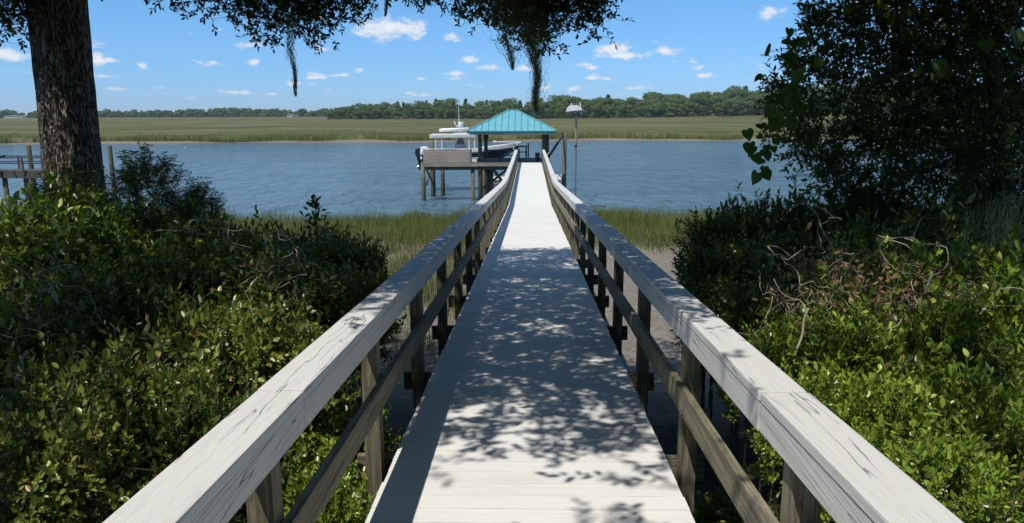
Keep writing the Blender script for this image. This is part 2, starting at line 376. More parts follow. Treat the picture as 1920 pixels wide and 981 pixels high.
def far_marsh():
    # the grass top as one undulating sheet rising out of the bank, with loose tufts along its edge
    xs = np.concatenate([-np.geomspace(2550, 420, 14), np.linspace(-400, 400, 320), np.geomspace(420, 2550, 14)])
    t = np.concatenate([np.linspace(0, 30, 40), np.geomspace(31, 1100, 70)])
    X, T = np.meshgrid(xs, t); Y = shore_far(X)+5.0+T+2.0*np.sin(X*.13)+1.2*np.sin(X*.37+2)
    Z = gz(X, Y)+.02+.85*smooth(0, 1.4, T)
    nz = np.array([noise.fractal((a*.05, b*.05, 2), 1, 2, 4) for a, b in zip(X.ravel(), Y.ravel())]).reshape(X.shape)
    Z += .16*nz*smooth(0, 3, T); Z -= .55*smooth(500, 530, Y)*smooth(-60, 60, X)
    V = np.stack([X.ravel(), Y.ravel(), Z.ravel()], 1); ny, nx = X.shape; idx = np.arange(nx*ny).reshape(ny, nx)
    F = np.stack([idx[:-1,:-1].ravel(), idx[:-1,1:].ravel(), idx[1:,1:].ravel(), idx[1:,:-1].ravel()], 1)
    m = Mat('far marsh grass'); m.set(Roughness=.8); m.b.inputs['Specular IOR Level'].default_value = .15
    v = m.co((1,1,1)); a = m.noise(m.co((.28,1,1)), .030, 6, .68, .6); b = m.noise(m.co((.35,.8,1)), .09, 5, .65); f = m.noise(m.co((1,.35,1)), 1.1, 5, .75)
    c = m.ramp(a, [(.36, (.125,.098,.060)), (.45, (.055,.078,.022)), (.53, (.095,.108,.034)), (.60, (.185,.155,.080))])
    c = m.mix(m.ramp(b, [(.42, (0,0,0)), (.60, (.6,)*3)]), c, (.13,.14,.045))
    c = m.mix(m.ramp(m.noise(m.co((.4,1,1)), .045, 4, .65), [(.56, (0,0,0)), (.66, (.75,)*3)]), c, (.21,.165,.10))
    c = m.mix(m.ramp(f, [(.35, (.75,)*3), (.55, (0,0,0))]), c, (.045,.05,.02)); m.color(c)
    m.bump(f, .5, .9)
    meta(link('far_marsh_grass', npmesh('far_marsh_grass', V, F, smooth=True), m.m), kind='stuff')
    n = 60000; x = rng.uniform(-135, 135, n); tt = rng.exponential(9, n)
    y = shore_far(x)+4.2+tt+2.0*np.sin(x*.13)+1.2*np.sin(x*.37+2)
    cl = np.array([noise.noise((q*.12, w*.2, 5)) for q, w in zip(x, y)])
    k = cl > -.25; x, y, cl = x[k], y[k], cl[k]
    P = np.stack([x, y, gz(x, y)], 1); h = rng.uniform(.7, 1.25, len(x))*(1+.3*cl)
    V, F, r = blades(P, h, rng.uniform(.06, .13, len(x)), rng.uniform(.02, .2, len(x)), rng.random(len(x)))
    meta(link('shore_grass', npmesh('shore_grass', V, F, {'rnd': r}), GRASS), kind='stuff')
far_marsh()
def pond():
    xs = np.linspace(-118, -91, 40); a, b = [], []
    for x in xs:
        t = (x+104.5)/13.5; w = max(0, 1-t*t)*3.6*(1+.4*math.sin(x*1.1))
        a.append((x, 266-w*.3-2*t, 1.45)); b.append((x, 266+w-2*t, 1.45))
    V = a+b; n = len(xs); F = [(i, i+1, n+i+1, n+i) for i in range(n-1)]
    m = Mat('marsh pool'); m.set(Roughness=.05, Base_Color=(.25,.26,.26,1))
    meta(link('water', npmesh('marsh_pool', V, F), m.m), kind='structure')
pond()

# ------------------------------------------------------------------ foliage
def unit(v): return v/np.maximum(np.linalg.norm(v, axis=1, keepdims=True), 1e-9)
def leafV(P, D, Nrm, Ln, wr, fold=.18, shape='oval', droop=0):
    "each leaf: two folded quads from base to tip"
    D = unit(D); S = unit(np.cross(D, Nrm)); U = np.cross(S, D)
    T = {'oval': [(0,0,0), (.5,.38,1), (.38,.74,1), (0,1,0), (-.38,.74,1), (-.5,.38,1)],
         'lance': [(0,0,0), (.42,.30,1), (.28,.66,1), (0,1,0), (-.28,.66,1), (-.42,.30,1)],
         'heart': [(0,.0,0), (.52,.05,1), (.42,.55,1), (0,1,0), (-.42,.55,1), (-.52,.05,1)]}[shape]
    n = len(P); V = np.empty((n, 6, 3)); wd = Ln*wr
    for k, (a, b, c) in enumerate(T):
        V[:,k] = P+S*(a*wd)[:,None]+D*(b*Ln)[:,None]+U*(c*abs(a)*fold*wd)[:,None]
        if droop: V[:,k,2] -= droop*Ln*b*b
    i = np.arange(n)[:,None]*6
    F = np.concatenate([i+np.array([[0,1,2,3]]), i+np.array([[0,3,4,5]])])
    return V.reshape(-1,3), F
def leaves(name, P, D, Nrm, Ln, wr, mat, parent=None, shape='oval', rnd=None, droop=0, loc=None, fold=.18):
    V, F = leafV(P, D, Nrm, Ln, wr, fold, shape, droop)
    r = rng.random(len(P)) if rnd is None else rnd
    return link(name, npmesh(name, V, F, {'rnd': np.repeat(r, 6)}), mat, parent, loc)
def sprouts(C, A, nl, tl, ll, lvar=.6, out=.9, flat=.5):
    "twigs at C pointing along A, nl leaves on each; returns P, D, N, L and twig ends"
    n = len(C); A = unit(A); t = (np.arange(nl)+.6)/nl
    ln = tl*rng.uniform(.6, 1.3, n)
    P = C[:,None]+A[:,None]*(t[None,:,None]*ln[:,None,None])
    q = unit(np.cross(A, rng.normal(size=(n,3)))); q2 = np.cross(A, q)
    ang = np.arange(nl)*2.4+rng.uniform(0, 6, n)[:,None]
    rad = q[:,None]*np.cos(ang)[...,None]+q2[:,None]*np.sin(ang)[...,None]
    D = rad*out+A[:,None]*(.55+.5*t[None,:,None])+rng.normal(size=(n,nl,3))*.25
    Nn = A[:,None]*.6+np.array([0,0,flat])+rng.normal(size=(n,nl,3))*.45
    L = ll*rng.uniform(1-lvar, 1+lvar, (n,nl))
    return P.reshape(-1,3), D.reshape(-1,3), Nn.reshape(-1,3), L.ravel(), C+A*ln[:,None]
def twigs(name, C, E, r, mat, parent=None):
    n = len(C); d = unit(E-C); q = unit(np.cross(d, rng.normal(size=(n,3)))); q2 = np.cross(d, q); V = np.empty((n,6,3))
    for k in range(3):
        a = 2*np.pi*k/3; o = (q*np.cos(a)+q2*np.sin(a))*np.asarray(r).reshape(-1,1)
        V[:,k] = C+o; V[:,3+k] = E+o*.5
    i = np.arange(n)[:,None]*6
    F = np.concatenate([i+np.array([[k, (k+1)%3, 3+(k+1)%3, 3+k]]) for k in range(3)])
    return link(name, npmesh(name, V.reshape(-1,3), F), mat, parent)
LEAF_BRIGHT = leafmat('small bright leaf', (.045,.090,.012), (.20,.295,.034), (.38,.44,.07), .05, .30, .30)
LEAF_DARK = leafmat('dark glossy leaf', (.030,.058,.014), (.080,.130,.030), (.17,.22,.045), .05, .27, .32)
LEAF_MID = leafmat('mid green leaf', (.035,.065,.014), (.17,.215,.035), (.36,.36,.08), .06, .34, .25)
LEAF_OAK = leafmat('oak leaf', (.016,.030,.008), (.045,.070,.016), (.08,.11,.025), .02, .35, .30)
LEAF_VINE = leafmat('vine leaf', (.035,.065,.010), (.075,.125,.018), (.13,.19,.03), .06, .5, .4, .25)
LEAF_DEAD = leafmat('dead leaf', (.10,.06,.03), (.22,.13,.065), (.32,.22,.13), .3, .7, .15)
LEAF_FAR = leafmat('far tree leaf', (.040,.075,.024), (.080,.125,.036), (.13,.165,.05), .0, .7, .15, .2)
STEM = plain('bark stem', (.10,.085,.065), .85, 0, .35, 9, .01)
PALE_STEM = plain('pale dry stem', (.34,.29,.23), .8, 0, .3, 9, .005)

def lump(u, seed, k=1.7): return np.array([noise.fractal((a*k+seed, b*k, c*k), 1, 2, 3) for a, b, c in u])
SC = .6
def make_shrub(kind, seed, RX=1.0, RZ=1.0, n=3000):
    "unit shrub, about 1 m radius and standing on z = 0 with its middle at z = RZ"
    g = np.random.default_rng(seed)
    u = unit(g.normal(size=(n,3))); u[:,2] = np.where(u[:,2] < -.55, -u[:,2], u[:,2])
    f = 1+.55*lump(u, seed, 2.1); rr = f*np.where(g.random(n) < .66, g.uniform(.84, 1.06, n), g.uniform(.4, .86, n))
    C = u*rr[:,None]*np.array([RX, RX, RZ]); C[:,2] += RZ*.95; C *= SC; n_st = 5
    keep = lump(u, seed+5, 4.6) > -.16
    u, C = u[keep], C[keep]; n = len(C); nd = [n]
    A = u*.8+np.array([0,0,.55])+g.normal(size=(n,3))*.35
    stray = g.random(n) < .05; C = C+np.where(stray, g.uniform(.05, .22, n), 0)[:,None]*unit(A)
    root = bpy.data.objects.new('shrub', None); COL.objects.link(root)
    if kind == 'small':
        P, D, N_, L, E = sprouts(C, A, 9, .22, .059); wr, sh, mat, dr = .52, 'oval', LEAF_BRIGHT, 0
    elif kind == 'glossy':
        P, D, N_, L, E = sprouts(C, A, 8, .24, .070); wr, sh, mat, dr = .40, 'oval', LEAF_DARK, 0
    elif kind == 'mixed':
        P, D, N_, L, E = sprouts(C, A, 8, .22, .062); wr, sh, mat, dr = .5, 'oval', LEAF_MID, .1
    elif kind == 'frond':      # compound leaves: leaflets in two rows along an arching rib
        A2 = unit(u*1.0+np.array([0,0,.75])+g.normal(size=(n,3))*.3); k = 11
        t = (np.arange(k)+1)/k; fl = g.uniform(.28, .50, n)
        P = C[:,None]+A2[:,None]*(t[None,:,None]*fl[:,None,None]); P[...,2] -= (t**2)[None,:]*fl[:,None]*.55
        sd = unit(np.cross(A2, np.array([0,0,1.])+g.normal(size=(n,3))*.2)); sg = np.where(np.arange(k)%2, 1, -1)
        D = sd[:,None]*sg[None,:,None]+A2[:,None]*.7+np.array([0,0,-.3])+g.normal(size=(n,k,3))*.1
        N_ = np.broadcast_to(np.array([0,0,1.])+u[:,None]*.3, (n,k,3))+g.normal(size=(n,k,3))*.15
        L = g.uniform(.075, .115, (n,k)); P, D, N_, L = P.reshape(-1,3), D.reshape(-1,3), N_.reshape(-1,3), L.ravel(); E = C+A2*fl[:,None]*.9; E[:,2] -= fl*.45
        wr, sh, mat, dr = .26, 'lance', LEAF_MID, .25
    elif kind == 'vine':
        P, D, N_, L, E = sprouts(C, A, 6, .24, .075, .4, 1.0, .8); wr, sh, mat, dr = .8, 'heart', LEAF_VINE, .25
    root['n'] = [float(np.percentile(np.hypot(P[:,0], P[:,1]), 94)), float(np.percentile(P[:,2], 98.5))]
    leaves('foliage', P, D, N_, L, wr, mat, root, sh, droop=dr)
    twigs('twigs', C-unit(A)*.10, E, np.full(len(C), .0035), STEM, root)
    if kind in ('mixed', 'small'):
        k = 150; q_ = g.normal(size=(k,3)); q_[:,2] = np.abs(q_[:,2]); a_ = unit(q_)*g.uniform(.75, 1.12, (k,1))*SC*np.array([1,1,RZ]); a_[:,2] += RZ*.95*SC
        twigs('dry_twigs', a_, a_+unit(q_+g.normal(size=(k,3))*1.3)*g.uniform(.06,.30,(k,1)), np.full(k, .0019), PALE_STEM, root)
    for i in range(4):
        a = g.uniform(0, 6.28); q = g.uniform(.35, .85)*SC; zt = RZ*1.25*SC
        MB().tube([(.10*math.cos(a), .10*math.sin(a), 0), (.12*math.cos(a+.2), .12*math.sin(a+.2), zt*.35), (.4*q*math.cos(a+.3), .4*q*math.sin(a+.3), zt*.65), (q*.75*math.cos(a), q*.75*math.sin(a), zt)], [.022, .018, .014, .005], 6).build('stem', STEM, root, smooth=True)
    return root
PROTO = {}
for nm, kind, seed, rx, rz, n in (('s1','small',11,1,.95,1250), ('s2','small',12,1,1.0,1250), ('g1','glossy',21,1,1.05,1550), ('g2','glossy',22,1,1.1,1550),
                                  ('m1','mixed',31,1,1.0,1500), ('m2','mixed',32,1,1.0,1500), ('f1','frond',41,1,1.05,700), ('v1','vine',51,1,.9,900)):
    PROTO[nm] = [make_shrub(kind, seed, rx, rz, n), False]
NORM = {}
for k_, (o_, u_) in PROTO.items(): NORM[k_] = tuple(o_['n']); del o_['n']
def shrub(p, x, y, rx, top, name, label, cat='shrub', group=None, ry=None, foot=None, rot=None):
    "shrub of radius rx whose top reaches z = top"
    pr, used = PROTO[p]
    o = copy_tree(pr) if used else pr
    PROTO[p][1] = True
    z0 = float(gz(x, y)) if foot is None else foot
    nr, nt = NORM[p]
    o.name = name; rx = rx*1.12/nr; h = min(rx*1.3, (top-z0)/nt); lz = top-h*nt
    o.location = (x, y, z0); o.scale = (rx, ry or rx, h)
    for c in o.children:                       # lift the leafy head, keep the stems rooted in the ground
        d = (lz-z0)/h
        if c.name.startswith('stem'):
            zt = 1.25*SC; c.scale.z = (zt+d+.15)/zt; c.location.z = -.15
        else: c.location.z = d; o.rotation_euler.z = random.uniform(0, 6.28) if rot is None else rot
    return meta(o, label, cat, group)

LS = 'shrubs in the dense thicket left of the boardwalk'; RS = 'shrubs in the dense thicket right of the boardwalk'
def S(p, px, row, Y, rpx, label, name='shrub', cat='shrub', group=None):
    "shrub at distance Y; width and top measured off the photograph, turned into metres"
    return shrub(p, (px-995)*Y/1415, Y, rpx*Y/1415, EYE-(row-211)/1443*Y, name, label, cat, group)
ORD = 'first second third fourth fifth sixth seventh eighth ninth tenth eleventh twelfth'.split()
def row(qs, fmt, group=LS, name='shrub', cat='shrub'):
    for i, q in enumerate(sorted(qs, key=lambda q: q[1])): S(*q, fmt % ORD[i], name, cat, group)
def thickets():
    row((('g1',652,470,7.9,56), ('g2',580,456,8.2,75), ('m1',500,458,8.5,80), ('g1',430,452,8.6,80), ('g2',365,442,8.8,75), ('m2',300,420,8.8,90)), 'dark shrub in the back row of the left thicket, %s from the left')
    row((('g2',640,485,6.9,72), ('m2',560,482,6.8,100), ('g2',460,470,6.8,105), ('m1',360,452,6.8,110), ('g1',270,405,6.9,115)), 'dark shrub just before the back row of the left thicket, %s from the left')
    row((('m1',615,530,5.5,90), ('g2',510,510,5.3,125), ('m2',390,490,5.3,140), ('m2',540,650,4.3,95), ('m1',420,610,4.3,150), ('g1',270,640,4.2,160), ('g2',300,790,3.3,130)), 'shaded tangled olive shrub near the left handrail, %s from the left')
    row((('m2',50,470,5.2,160), ('s1',20,400,6.0,140), ('s2',200,450,5.9,110), ('m1',150,520,4.6,150), ('v1',300,520,5.0,120), ('m2',20,570,4.1,170), ('s1',110,375,6.4,110), ('m1',130,700,3.4,180), ('m2',10,800,2.9,150), ('s2',240,560,4.8,110)), 'yellow green shrub in the sunlit left part of the thicket, %s from the left')
    S('f1', 250, 284, 7.5, 82, 'tall shrub with drooping feathery leaves against the water right of the oak trunk', 'feathery_shrub')
    S('f1', 105, 325, 6.6, 90, 'bright feathery leaved shrub growing in front of the oak trunk foot', 'feathery_shrub')
    S('f1', 345, 345, 7.9, 60, 'low feathery shrub poking above the dark left thicket against the water', 'feathery_shrub')
    base = W(592, 470, 8.2); top = W(590, 374, 8.2); r = empty('sapling', (base.x, base.y, float(gz(base.x, base.y))), 'thin dark sapling sticking up above the left thicket beside the boardwalk', 'sapling')
    st = [Vector((base.x, base.y, r.location.z-.1)), base, base.lerp(top, .5)+Vector((.02,0,0)), top]
    MB().tube(st, [.014,.010,.007,.003], 6).build('stem', STEM, r)
    n = 110; t = np.sqrt(rng.random(n)); P = np.array([st[1].lerp(st[3], q) for q in t])+rng.normal(size=(n,3))*.055*(1.25-t[:,None]); D = P-np.array([st[1].lerp(st[3], q*.97-.05) for q in t])
    leaves('foliage', P-np.array(r.location), D+rng.normal(size=(n,3))*.04, rng.normal(size=(n,3))+np.array([0,0,1]), rng.uniform(.06,.10,n), .42, LEAF_DARK, r)
    S('v1', 90, 440, 5.0, 110, 'broad leaved green vine climbing over the left thicket', 'climbing_vine', 'vine')
    row((('v1',200,610,4.3,90), ('v1',430,570,4.8,80), ('v1',30,660,3.8,90), ('f1',190,520,5.0,90)), 'loose broad leaved vine over the lower face of the left thicket, %s from the left', 'vines over the left thicket', 'climbing_vine', 'vine')
    row((('v1',1760,560,4.6,80), ('v1',1590,610,4.2,60), ('v1',1880,660,3.7,70)), 'broad leaved vine over the sunny right hedge, %s from the left', 'vines over the right hedge', 'climbing_vine', 'vine')
    S('v1', 590, 560, 5.2, 80, 'vine with a few broad leaves in the shaded middle of the left thicket', 'climbing_vine', 'vine')
    for i, (p, x, y, r, t) in enumerate(sorted((('s1',-1.38,4.05,.42,3.95), ('s2',-1.48,3.45,.46,3.84), ('s1',-1.26,4.75,.30,3.80), ('s2',-1.85,3.9,.46,4.05), ('s1',-1.28,3.1,.36,3.55), ('s2',-1.85,3.2,.45,3.9), ('s1',-1.04,3.35,.22,4.02)), key=lambda q: q[2])):
        shrub(p, x, y, r, t, 'shrub', 'low bright green shrub under the left handrail, %s counting away from the viewer' % ORD[i], group='low shrubs under the left handrail')
    row((('s1',1600,565,4.7,120), ('s2',1720,510,4.9,140), ('s1',1860,488,5.0,140), ('s2',1485,640,4.5,85), ('s1',1640,640,4.0,130), ('s2',1800,600,4.1,150), ('s1',1940,560,4.2,150)), 'bright green shrub in the upper sunny right hedge, %s from the left', RS)
    row((('s2',1560,750,3.6,95), ('s1',1720,760,3.4,130), ('s2',1880,740,3.3,150), ('s1',1840,890,2.8,130), ('s2',1650,880,3.0,90)), 'bright green shrub low in the sunny right hedge, %s from the left', RS)
    row((('m1',1420,560,5.3,85), ('m2',1540,520,5.5,115), ('m1',1690,485,5.7,125), ('m2',1850,478,5.8,120)), 'olive half shaded shrub behind the sunny right hedge, %s from the left', RS)
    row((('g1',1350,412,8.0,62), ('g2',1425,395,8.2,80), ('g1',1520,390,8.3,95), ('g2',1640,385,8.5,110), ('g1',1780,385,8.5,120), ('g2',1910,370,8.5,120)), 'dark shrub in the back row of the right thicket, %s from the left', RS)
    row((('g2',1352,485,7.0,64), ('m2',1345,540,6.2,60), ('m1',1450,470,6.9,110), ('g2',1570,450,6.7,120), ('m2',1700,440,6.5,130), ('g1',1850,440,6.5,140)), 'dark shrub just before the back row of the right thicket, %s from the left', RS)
    row((('s1',2090,560,4.4,170), ('m1',2080,500,5.8,170), ('g1',2130,420,7.6,200), ('s2',2120,760,3.4,180)), 'shrub continuing the right thicket past the edge of the view, %s from the left', RS)
    shrub('s1', 1.27, 3.1, .26, 3.55, 'shrub', 'small sprig of green leaves growing by the deck edge under the right handrail')
    shrub('m2', 1.25, 4.2, .26, 3.45, 'shrub', 'dim weedy shrub in the gap under the right handrail near a post')
thickets()

# ---------------- oak: trunk, limbs, crown
def bark(name, a=(.022,.016,.011), b=(.34,.285,.22), sc=1.0):
    m = Mat(name); m.set(Roughness=.9); m.b.inputs['Specular IOR Level'].default_value = .2
    v = m.co((9*sc, 9*sc, 2.3*sc))
    vo = m.N.new('ShaderNodeTexVoronoi'); vo.feature = 'DISTANCE_TO_EDGE'; vo.inputs['Scale'].default_value = 2.1
    nv = m.N.new('ShaderNodeTexNoise'); m.L.new(v, nv.inputs['Vector']); nv.inputs['Scale'].default_value = 1.5; nv.inputs['Detail'].default_value = 4
    ad = m.N.new('ShaderNodeVectorMath'); ad.operation = 'MULTIPLY_ADD'; m.L.new(nv.outputs['Color'], ad.inputs[0]); ad.inputs[1].default_value = (2.0,2.0,2.0); m.L.new(v, ad.inputs[2])
    m.L.new(ad.outputs[0], vo.inputs['Vector'])
    fn = m.noise(m.co((1,1,.45)), 34*sc, 6, .7)
    ridge = m.ramp(vo.outputs['Distance'], [(0, (0,0,0)), (.10, (.45,)*3), (.34, (1,1,1))])
    h = m.math('ADD', ridge, m.math('MULTIPLY', fn, .5))
    m.color(m.ramp(h, [(.2, a), (.55, tuple((x+y)/2.6 for x, y in zip(a, b))), (.95, b), (1.3, tuple(x*1.2 for x in b))]))
    m.bump(h, .05, 1.0); return m.m
BARK = bark('oak bark')
def oak():
    bx, by = -5.17, 8.3
    root = empty('oak_tree', (bx, by, float(gz(bx, by))), 'large oak with thick furrowed trunk at left and leafy boughs over the boardwalk', 'tree')
    nz, na = 420, 190; z0, z1 = 2.0, 9.6; V = np.empty((nz, na, 3))
    for i in range(nz):
        z = z0+(z1-z0)*i/(nz-1)
        cx = bx+.02*(z-5)-.0*z; r = .292+.022*math.exp(-(z-4.0)*1.2)+.02*max(0, (z-6.8))
        for j in range(na):
            a = 2*math.pi*j/na; cu, su = math.cos(a), math.sin(a)
            n1 = noise.ridged_multi_fractal((cu*2.6, su*2.6, z*.62), 1.0, 2.1, 3, .9, 2)
            n2 = noise.noise((cu*9, su*9, z*3.2)); n3 = noise.noise((cu*.9, su*.9, z*.5))
            rr = r+.021*(n1-1.1)+.009*n2+.03*n3
            V[i, j] = (cx+rr*cu-bx, by+rr*su-by, z-float(root.location.z))
    idx = np.arange(nz*na).reshape(nz, na); nx_ = np.roll(idx, -1, 1)
    F = np.stack([idx[:-1].ravel(), nx_[:-1].ravel(), nx_[1:].ravel(), idx[1:].ravel()], 1)
    link('trunk', npmesh('trunk', V.reshape(-1,3), F, smooth=True), BARK, root)
    # limbs above the picture carrying the crown over the walkway
    for pts, r in (([(bx,by,8.9),(-3.6,8.0,10.3),(-1.2,7.6,10.6),(1.6,7.4,10.4),(4.8,7.6,10.2)], [.30,.22,.16,.11,.04]),
                   ([(bx,by,9.2),(-4.4,5.6,10.6),(-2.6,3.0,11.0),(.2,1.4,10.8)], [.26,.17,.11,.04]),
                   ([(bx,by,9.3),(-6.4,6.8,10.8),(-8.2,5.5,11.2)], [.24,.16,.05]),
                   ([(bx,by,9.0),(-4.1,9.6,10.2),(-2.2,10.5,10.0),(1.5,10.9,9.9)], [.26,.17,.12,.04]),
                   ([(bx,by,9.4),(-5.4,7.9,11.3),(-5.0,7.0,12.6)], [.28,.2,.07])):
        MB().tube(pts, r, 10).build('limb', BARK, root, smooth=True)
    # crown: out of view, clusters placed where their shade is wanted below
    C = []
    def want(x, y):
        n = noise.fractal((x*.55+4, y*.55, 0), 1, 2, 3); n2 = noise.noise((x*1.5, y*1.5, 7))
        far = float(1-smooth(13.0, 13.4, y)) if abs(x) < 2 else float(1-smooth(13, 15.5, y))
        if x < 0:
            near = 3.6+.5*max(0, -x-.8)+(1.1 if -1.9 < x < -.95 else 0)
            d = float(smooth(near, near+1.9, y))
            if x < -2.6: d = float(smooth(6.6, 7.8, y))*.95+(.85*float(smooth(2.2, 2.8, y)) if y < 4.7 else .22)*(y < 6.8)
            elif x < -1.9: d = max(d, .8*float(smooth(2.4, 3.2, y)))
            if -5.9 < x < -4.4 and 7.6 < y < 9.4: d *= .03
        else:
            d = float(smooth(3.7-.3*x*(x < 1), 5.6, y)) if x < 1.25 else float(smooth(4.6, 6.0, y))*(.78 if x > 2.4 else 1)
            if x > 2.3 and y < 5: d = max(d, .12)
            if y < 3.6: d = max(d, .9*math.exp(-((x-.55)**2+(y-2.85)**2)/.05))
        d *= far*(1.02 if abs(x) < .95 else 1.25)
        if y < .7 or x < -7 or x > 7.5: d = 1.3  # extra crown added beyond the view to cut ambient sky light
        return d*(1.0+.75*n+.55*n2)
    tries = 0
    while tries < 110000:
        tries += 1
        tx, ty = (random.uniform(-7, 7.5), random.uniform(.7, 15.5)) if tries < 26000 else (random.uniform(-12, 12), random.uniform(-7, 15))
        if tries >= 26000 and (len(C) > 13500 or (ty > .7 and -7 < tx < 7.5)): continue
        h = random.uniform(3.6, 6.6)
        if random.random() > want(tx, ty): continue
        zt = 3.7
        p = (tx+SUNX*h, ty+SUNY*h, zt+h)
        if p[2]-EYE < .165*p[1]+.22: continue
        C.append(p)
    C = np.array(C)
    k = 3
    CC = np.repeat(C, k, 0)+rng.normal(size=(len(C)*k, 3))*np.array([.16,.16,.10]); A = rng.normal(size=CC.shape)*np.array([1,1,.5])+np.array([0,0,-.1])
    P, D, N_, L, E = sprouts(CC, A, 9, .26, .078, .25, .8, 1.2)
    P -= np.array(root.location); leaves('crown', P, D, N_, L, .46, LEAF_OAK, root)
    # the hanging outer sprays seen along the top of the picture
    tips = [(262,-14,8.6),(300,3,8.6),(335,22,8.7),(372,12,8.8),(398,38,8.7),(430,30,8.9),(455,52,8.8),(492,84,8.8),(475,50,8.9),(520,48,9),(548,62,8.7),(575,80,8.8),(606,88,8.8),
            (600,52,9),(640,45,8.9),(668,40,9),(700,22,9),(735,-4,9),(775,10,9),(808,14,9),(835,26,9),(866,42,9),(898,48,9),(926,52,8.9),(948,70,8.9),(972,92,8.8),(990,66,8.8),(1012,112,8.8),(1002,90,8.8),
            (1030,88,8.8),(1050,62,8.8),(1078,50,8.8),(1100,66,8.8),(1122,48,8.8),(1108,24,8.9),(1085,12,8.9),(1056,20,8.9),(1005,40,8.9),(968,30,8.9),(930,12,8.9),(870,4,9),(560,20,8.9),(500,20,8.9),(590,14,8.9),(540,5,8.9),(470,8,8.9),(450,-10,8.8),(380,-15,8.7),(520,80,8.8),(585,50,8.8),(640,20,8.8),(940,40,8.9),(960,60,8.9),(985,40,8.7),(1020,50,8.7),(1035,20,8.8),(995,75,8.7),(1070,30,8.8),(1020,95,8.7),(980,15,8.8),(1115,70,8.8),(910,30,8.8),(420,2,8.9),(625,5,8.9),(655,8,8.9),
            (8,48,8.0),(30,50,8.0),(48,34,8.0),(58,12,8.0),(22,14,8.0),(6,84,8.0),(2,20,8.0)]
    Cs, As, TW0, TW1 = [], [], [], []
    for px, py, Y in tips:
        tip = W(px, py, Y); top = W(px+random.uniform(-50, 50), -95+random.uniform(-30, 20), Y-.15+random.uniform(-.3, .2))
        top.z += .15; n = int(5+(tip-top).length*15)
        pts = [top.lerp(tip, i/n)+Vector((math.sin(i*.9+px)*.035, random.uniform(-.05,.05), .10*math.sin(math.pi*i/n))) for i in range(n+1)]
        for i in range(n):
            TW0.append(pts[i]); TW1.append(pts[i+1])
            for _ in range(5 if i < n-3 else 3):
                q = pts[i].lerp(pts[i+1], random.random())
                w_ = .07 if i > n-3 else .13
                a = Vector((random.gauss(0,1), random.gauss(0,1), random.gauss(-.25,.7))).normalized()
                c = q+Vector((random.gauss(0,w_), random.gauss(0,w_*1.4), random.gauss(0,w_*.4)))
                Cs.append(c); As.append(a); TW0.append(q); TW1.append(c)
    Cs, As = np.array(Cs), np.array(As)
    P, D, N_, L, E = sprouts(Cs, As, 7, .13, .058, .25, .8, .3)
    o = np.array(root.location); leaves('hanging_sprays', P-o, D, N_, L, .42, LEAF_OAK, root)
    a = np.concatenate([np.array(TW0), Cs])-o; b = np.concatenate([np.array(TW1), E])-o
    twigs('twigs', a, b, np.full(len(a), .0035), STEM, root)
    return root
def added_rear_oak():  # tree out of view, added to block sky light from behind
    bx, by = 4.5, -9.0
    root = empty('oak_tree', (bx, by, 3.1), 'unseen oak added behind the start of the boardwalk to dim the sky light', 'tree')
    MB().tube([(bx,by,2.8),(bx-.1,by,6),(bx-.4,by+.2,10)], [.45,.36,.2], 12).build('trunk', BARK, root, smooth=True)
    C = []
    while len(C) < 9000:
        tx, ty, h = random.uniform(-16, 18), random.uniform(-13, .5), random.uniform(.6, 9)
        p = (tx+SUNX*h, ty+SUNY*h, 3.7+h)
        if math.hypot((p[0]-1)/15, (p[1]+6)/8) > 1 or math.hypot(p[0], p[1]) < 1.8: continue
        C.append(p)
    C = np.array(C); P, D, N_, L, E = sprouts(C, rng.normal(size=C.shape), 12, .7, .15, .25, .8, 1.0)
    leaves('crown', P-np.array(root.location), D, N_, L, .55, LEAF_OAK, root)
oak()
added_rear_oak()

MOSS = leafmat('hanging moss', (.16,.17,.12), (.26,.27,.20), (.30,.31,.24), 0, .9, .5, .1)
def moss(px, py0, Y, segs, label, seed, dens=1.0):
    "hanging moss: segs = (row, centre px, half width px) down its length"
    g = random.Random(seed); top = W(px, py0, Y); V, F = [], []
    s = Y/1415
    rows = [q[0] for q in segs]
    for k in range(int(330*dens)):
        r0 = rows[0]+(rows[-1]-rows[0])*g.random()**1.35*.93; ln = g.uniform(18, 75)
        u = g.gauss(0, .5 if k%4 else 1.15); v = g.gauss(0, .6); prev = None; r = r0; ph = g.uniform(0, 6); am = g.uniform(1.0, 3.2)
        while r < min(r0+ln, rows[-1]):
            c = np.interp(r, rows, [q[1] for q in segs]); w = np.interp(r, rows, [q[2] for q in segs])
            am = min(am, w*.9+.5); c += math.sin(r*.07+px)*2.2
            p = W(c+u*w+am*math.sin(r*.25+ph)+g.uniform(-.8,.8), r, Y)+Vector((0, v*w*s+am*s*math.cos(r*.31+ph), 0))
            t = .0021; d = Vector((math.cos(r*.3+ph), math.sin(r*.3+ph), 0))*t
            V += [p-d, p+d]
            if prev is not None: F.append((prev, prev+1, len(V)-1, len(V)-2))
            prev = len(V)-2; r += 4.0
    V = np.array(V)-np.array(top)
    o = link('spanish_moss', npmesh('spanish_moss', V, F, {'rnd': rng.random(len(V))*.8}), MOSS); o.location = top
    return meta(o, label, 'moss')
moss(1003, -60, 8.5, [(-60,985,55),(20,985,42),(60,995,30),(100,1004,13),(130,1006,7),(180,1006,6),(212,1006,2.5)], 'longest dark spanish moss beard hanging down over the pavilion roof', 1, 2.7)
moss(955, -40, 8.6, [(-40,945,30),(40,947,20),(80,952,12),(110,957,5),(132,961,1.5)], 'short ragged spanish moss left of the longest beard', 2, .9)
moss(545, -60, 8.6, [(-60,535,40),(10,540,30),(50,543,13),(90,546,6),(130,550,3.2),(182,557,1.0)], 'thin pale spanish moss tail hanging from the bough left of centre', 3, .9)
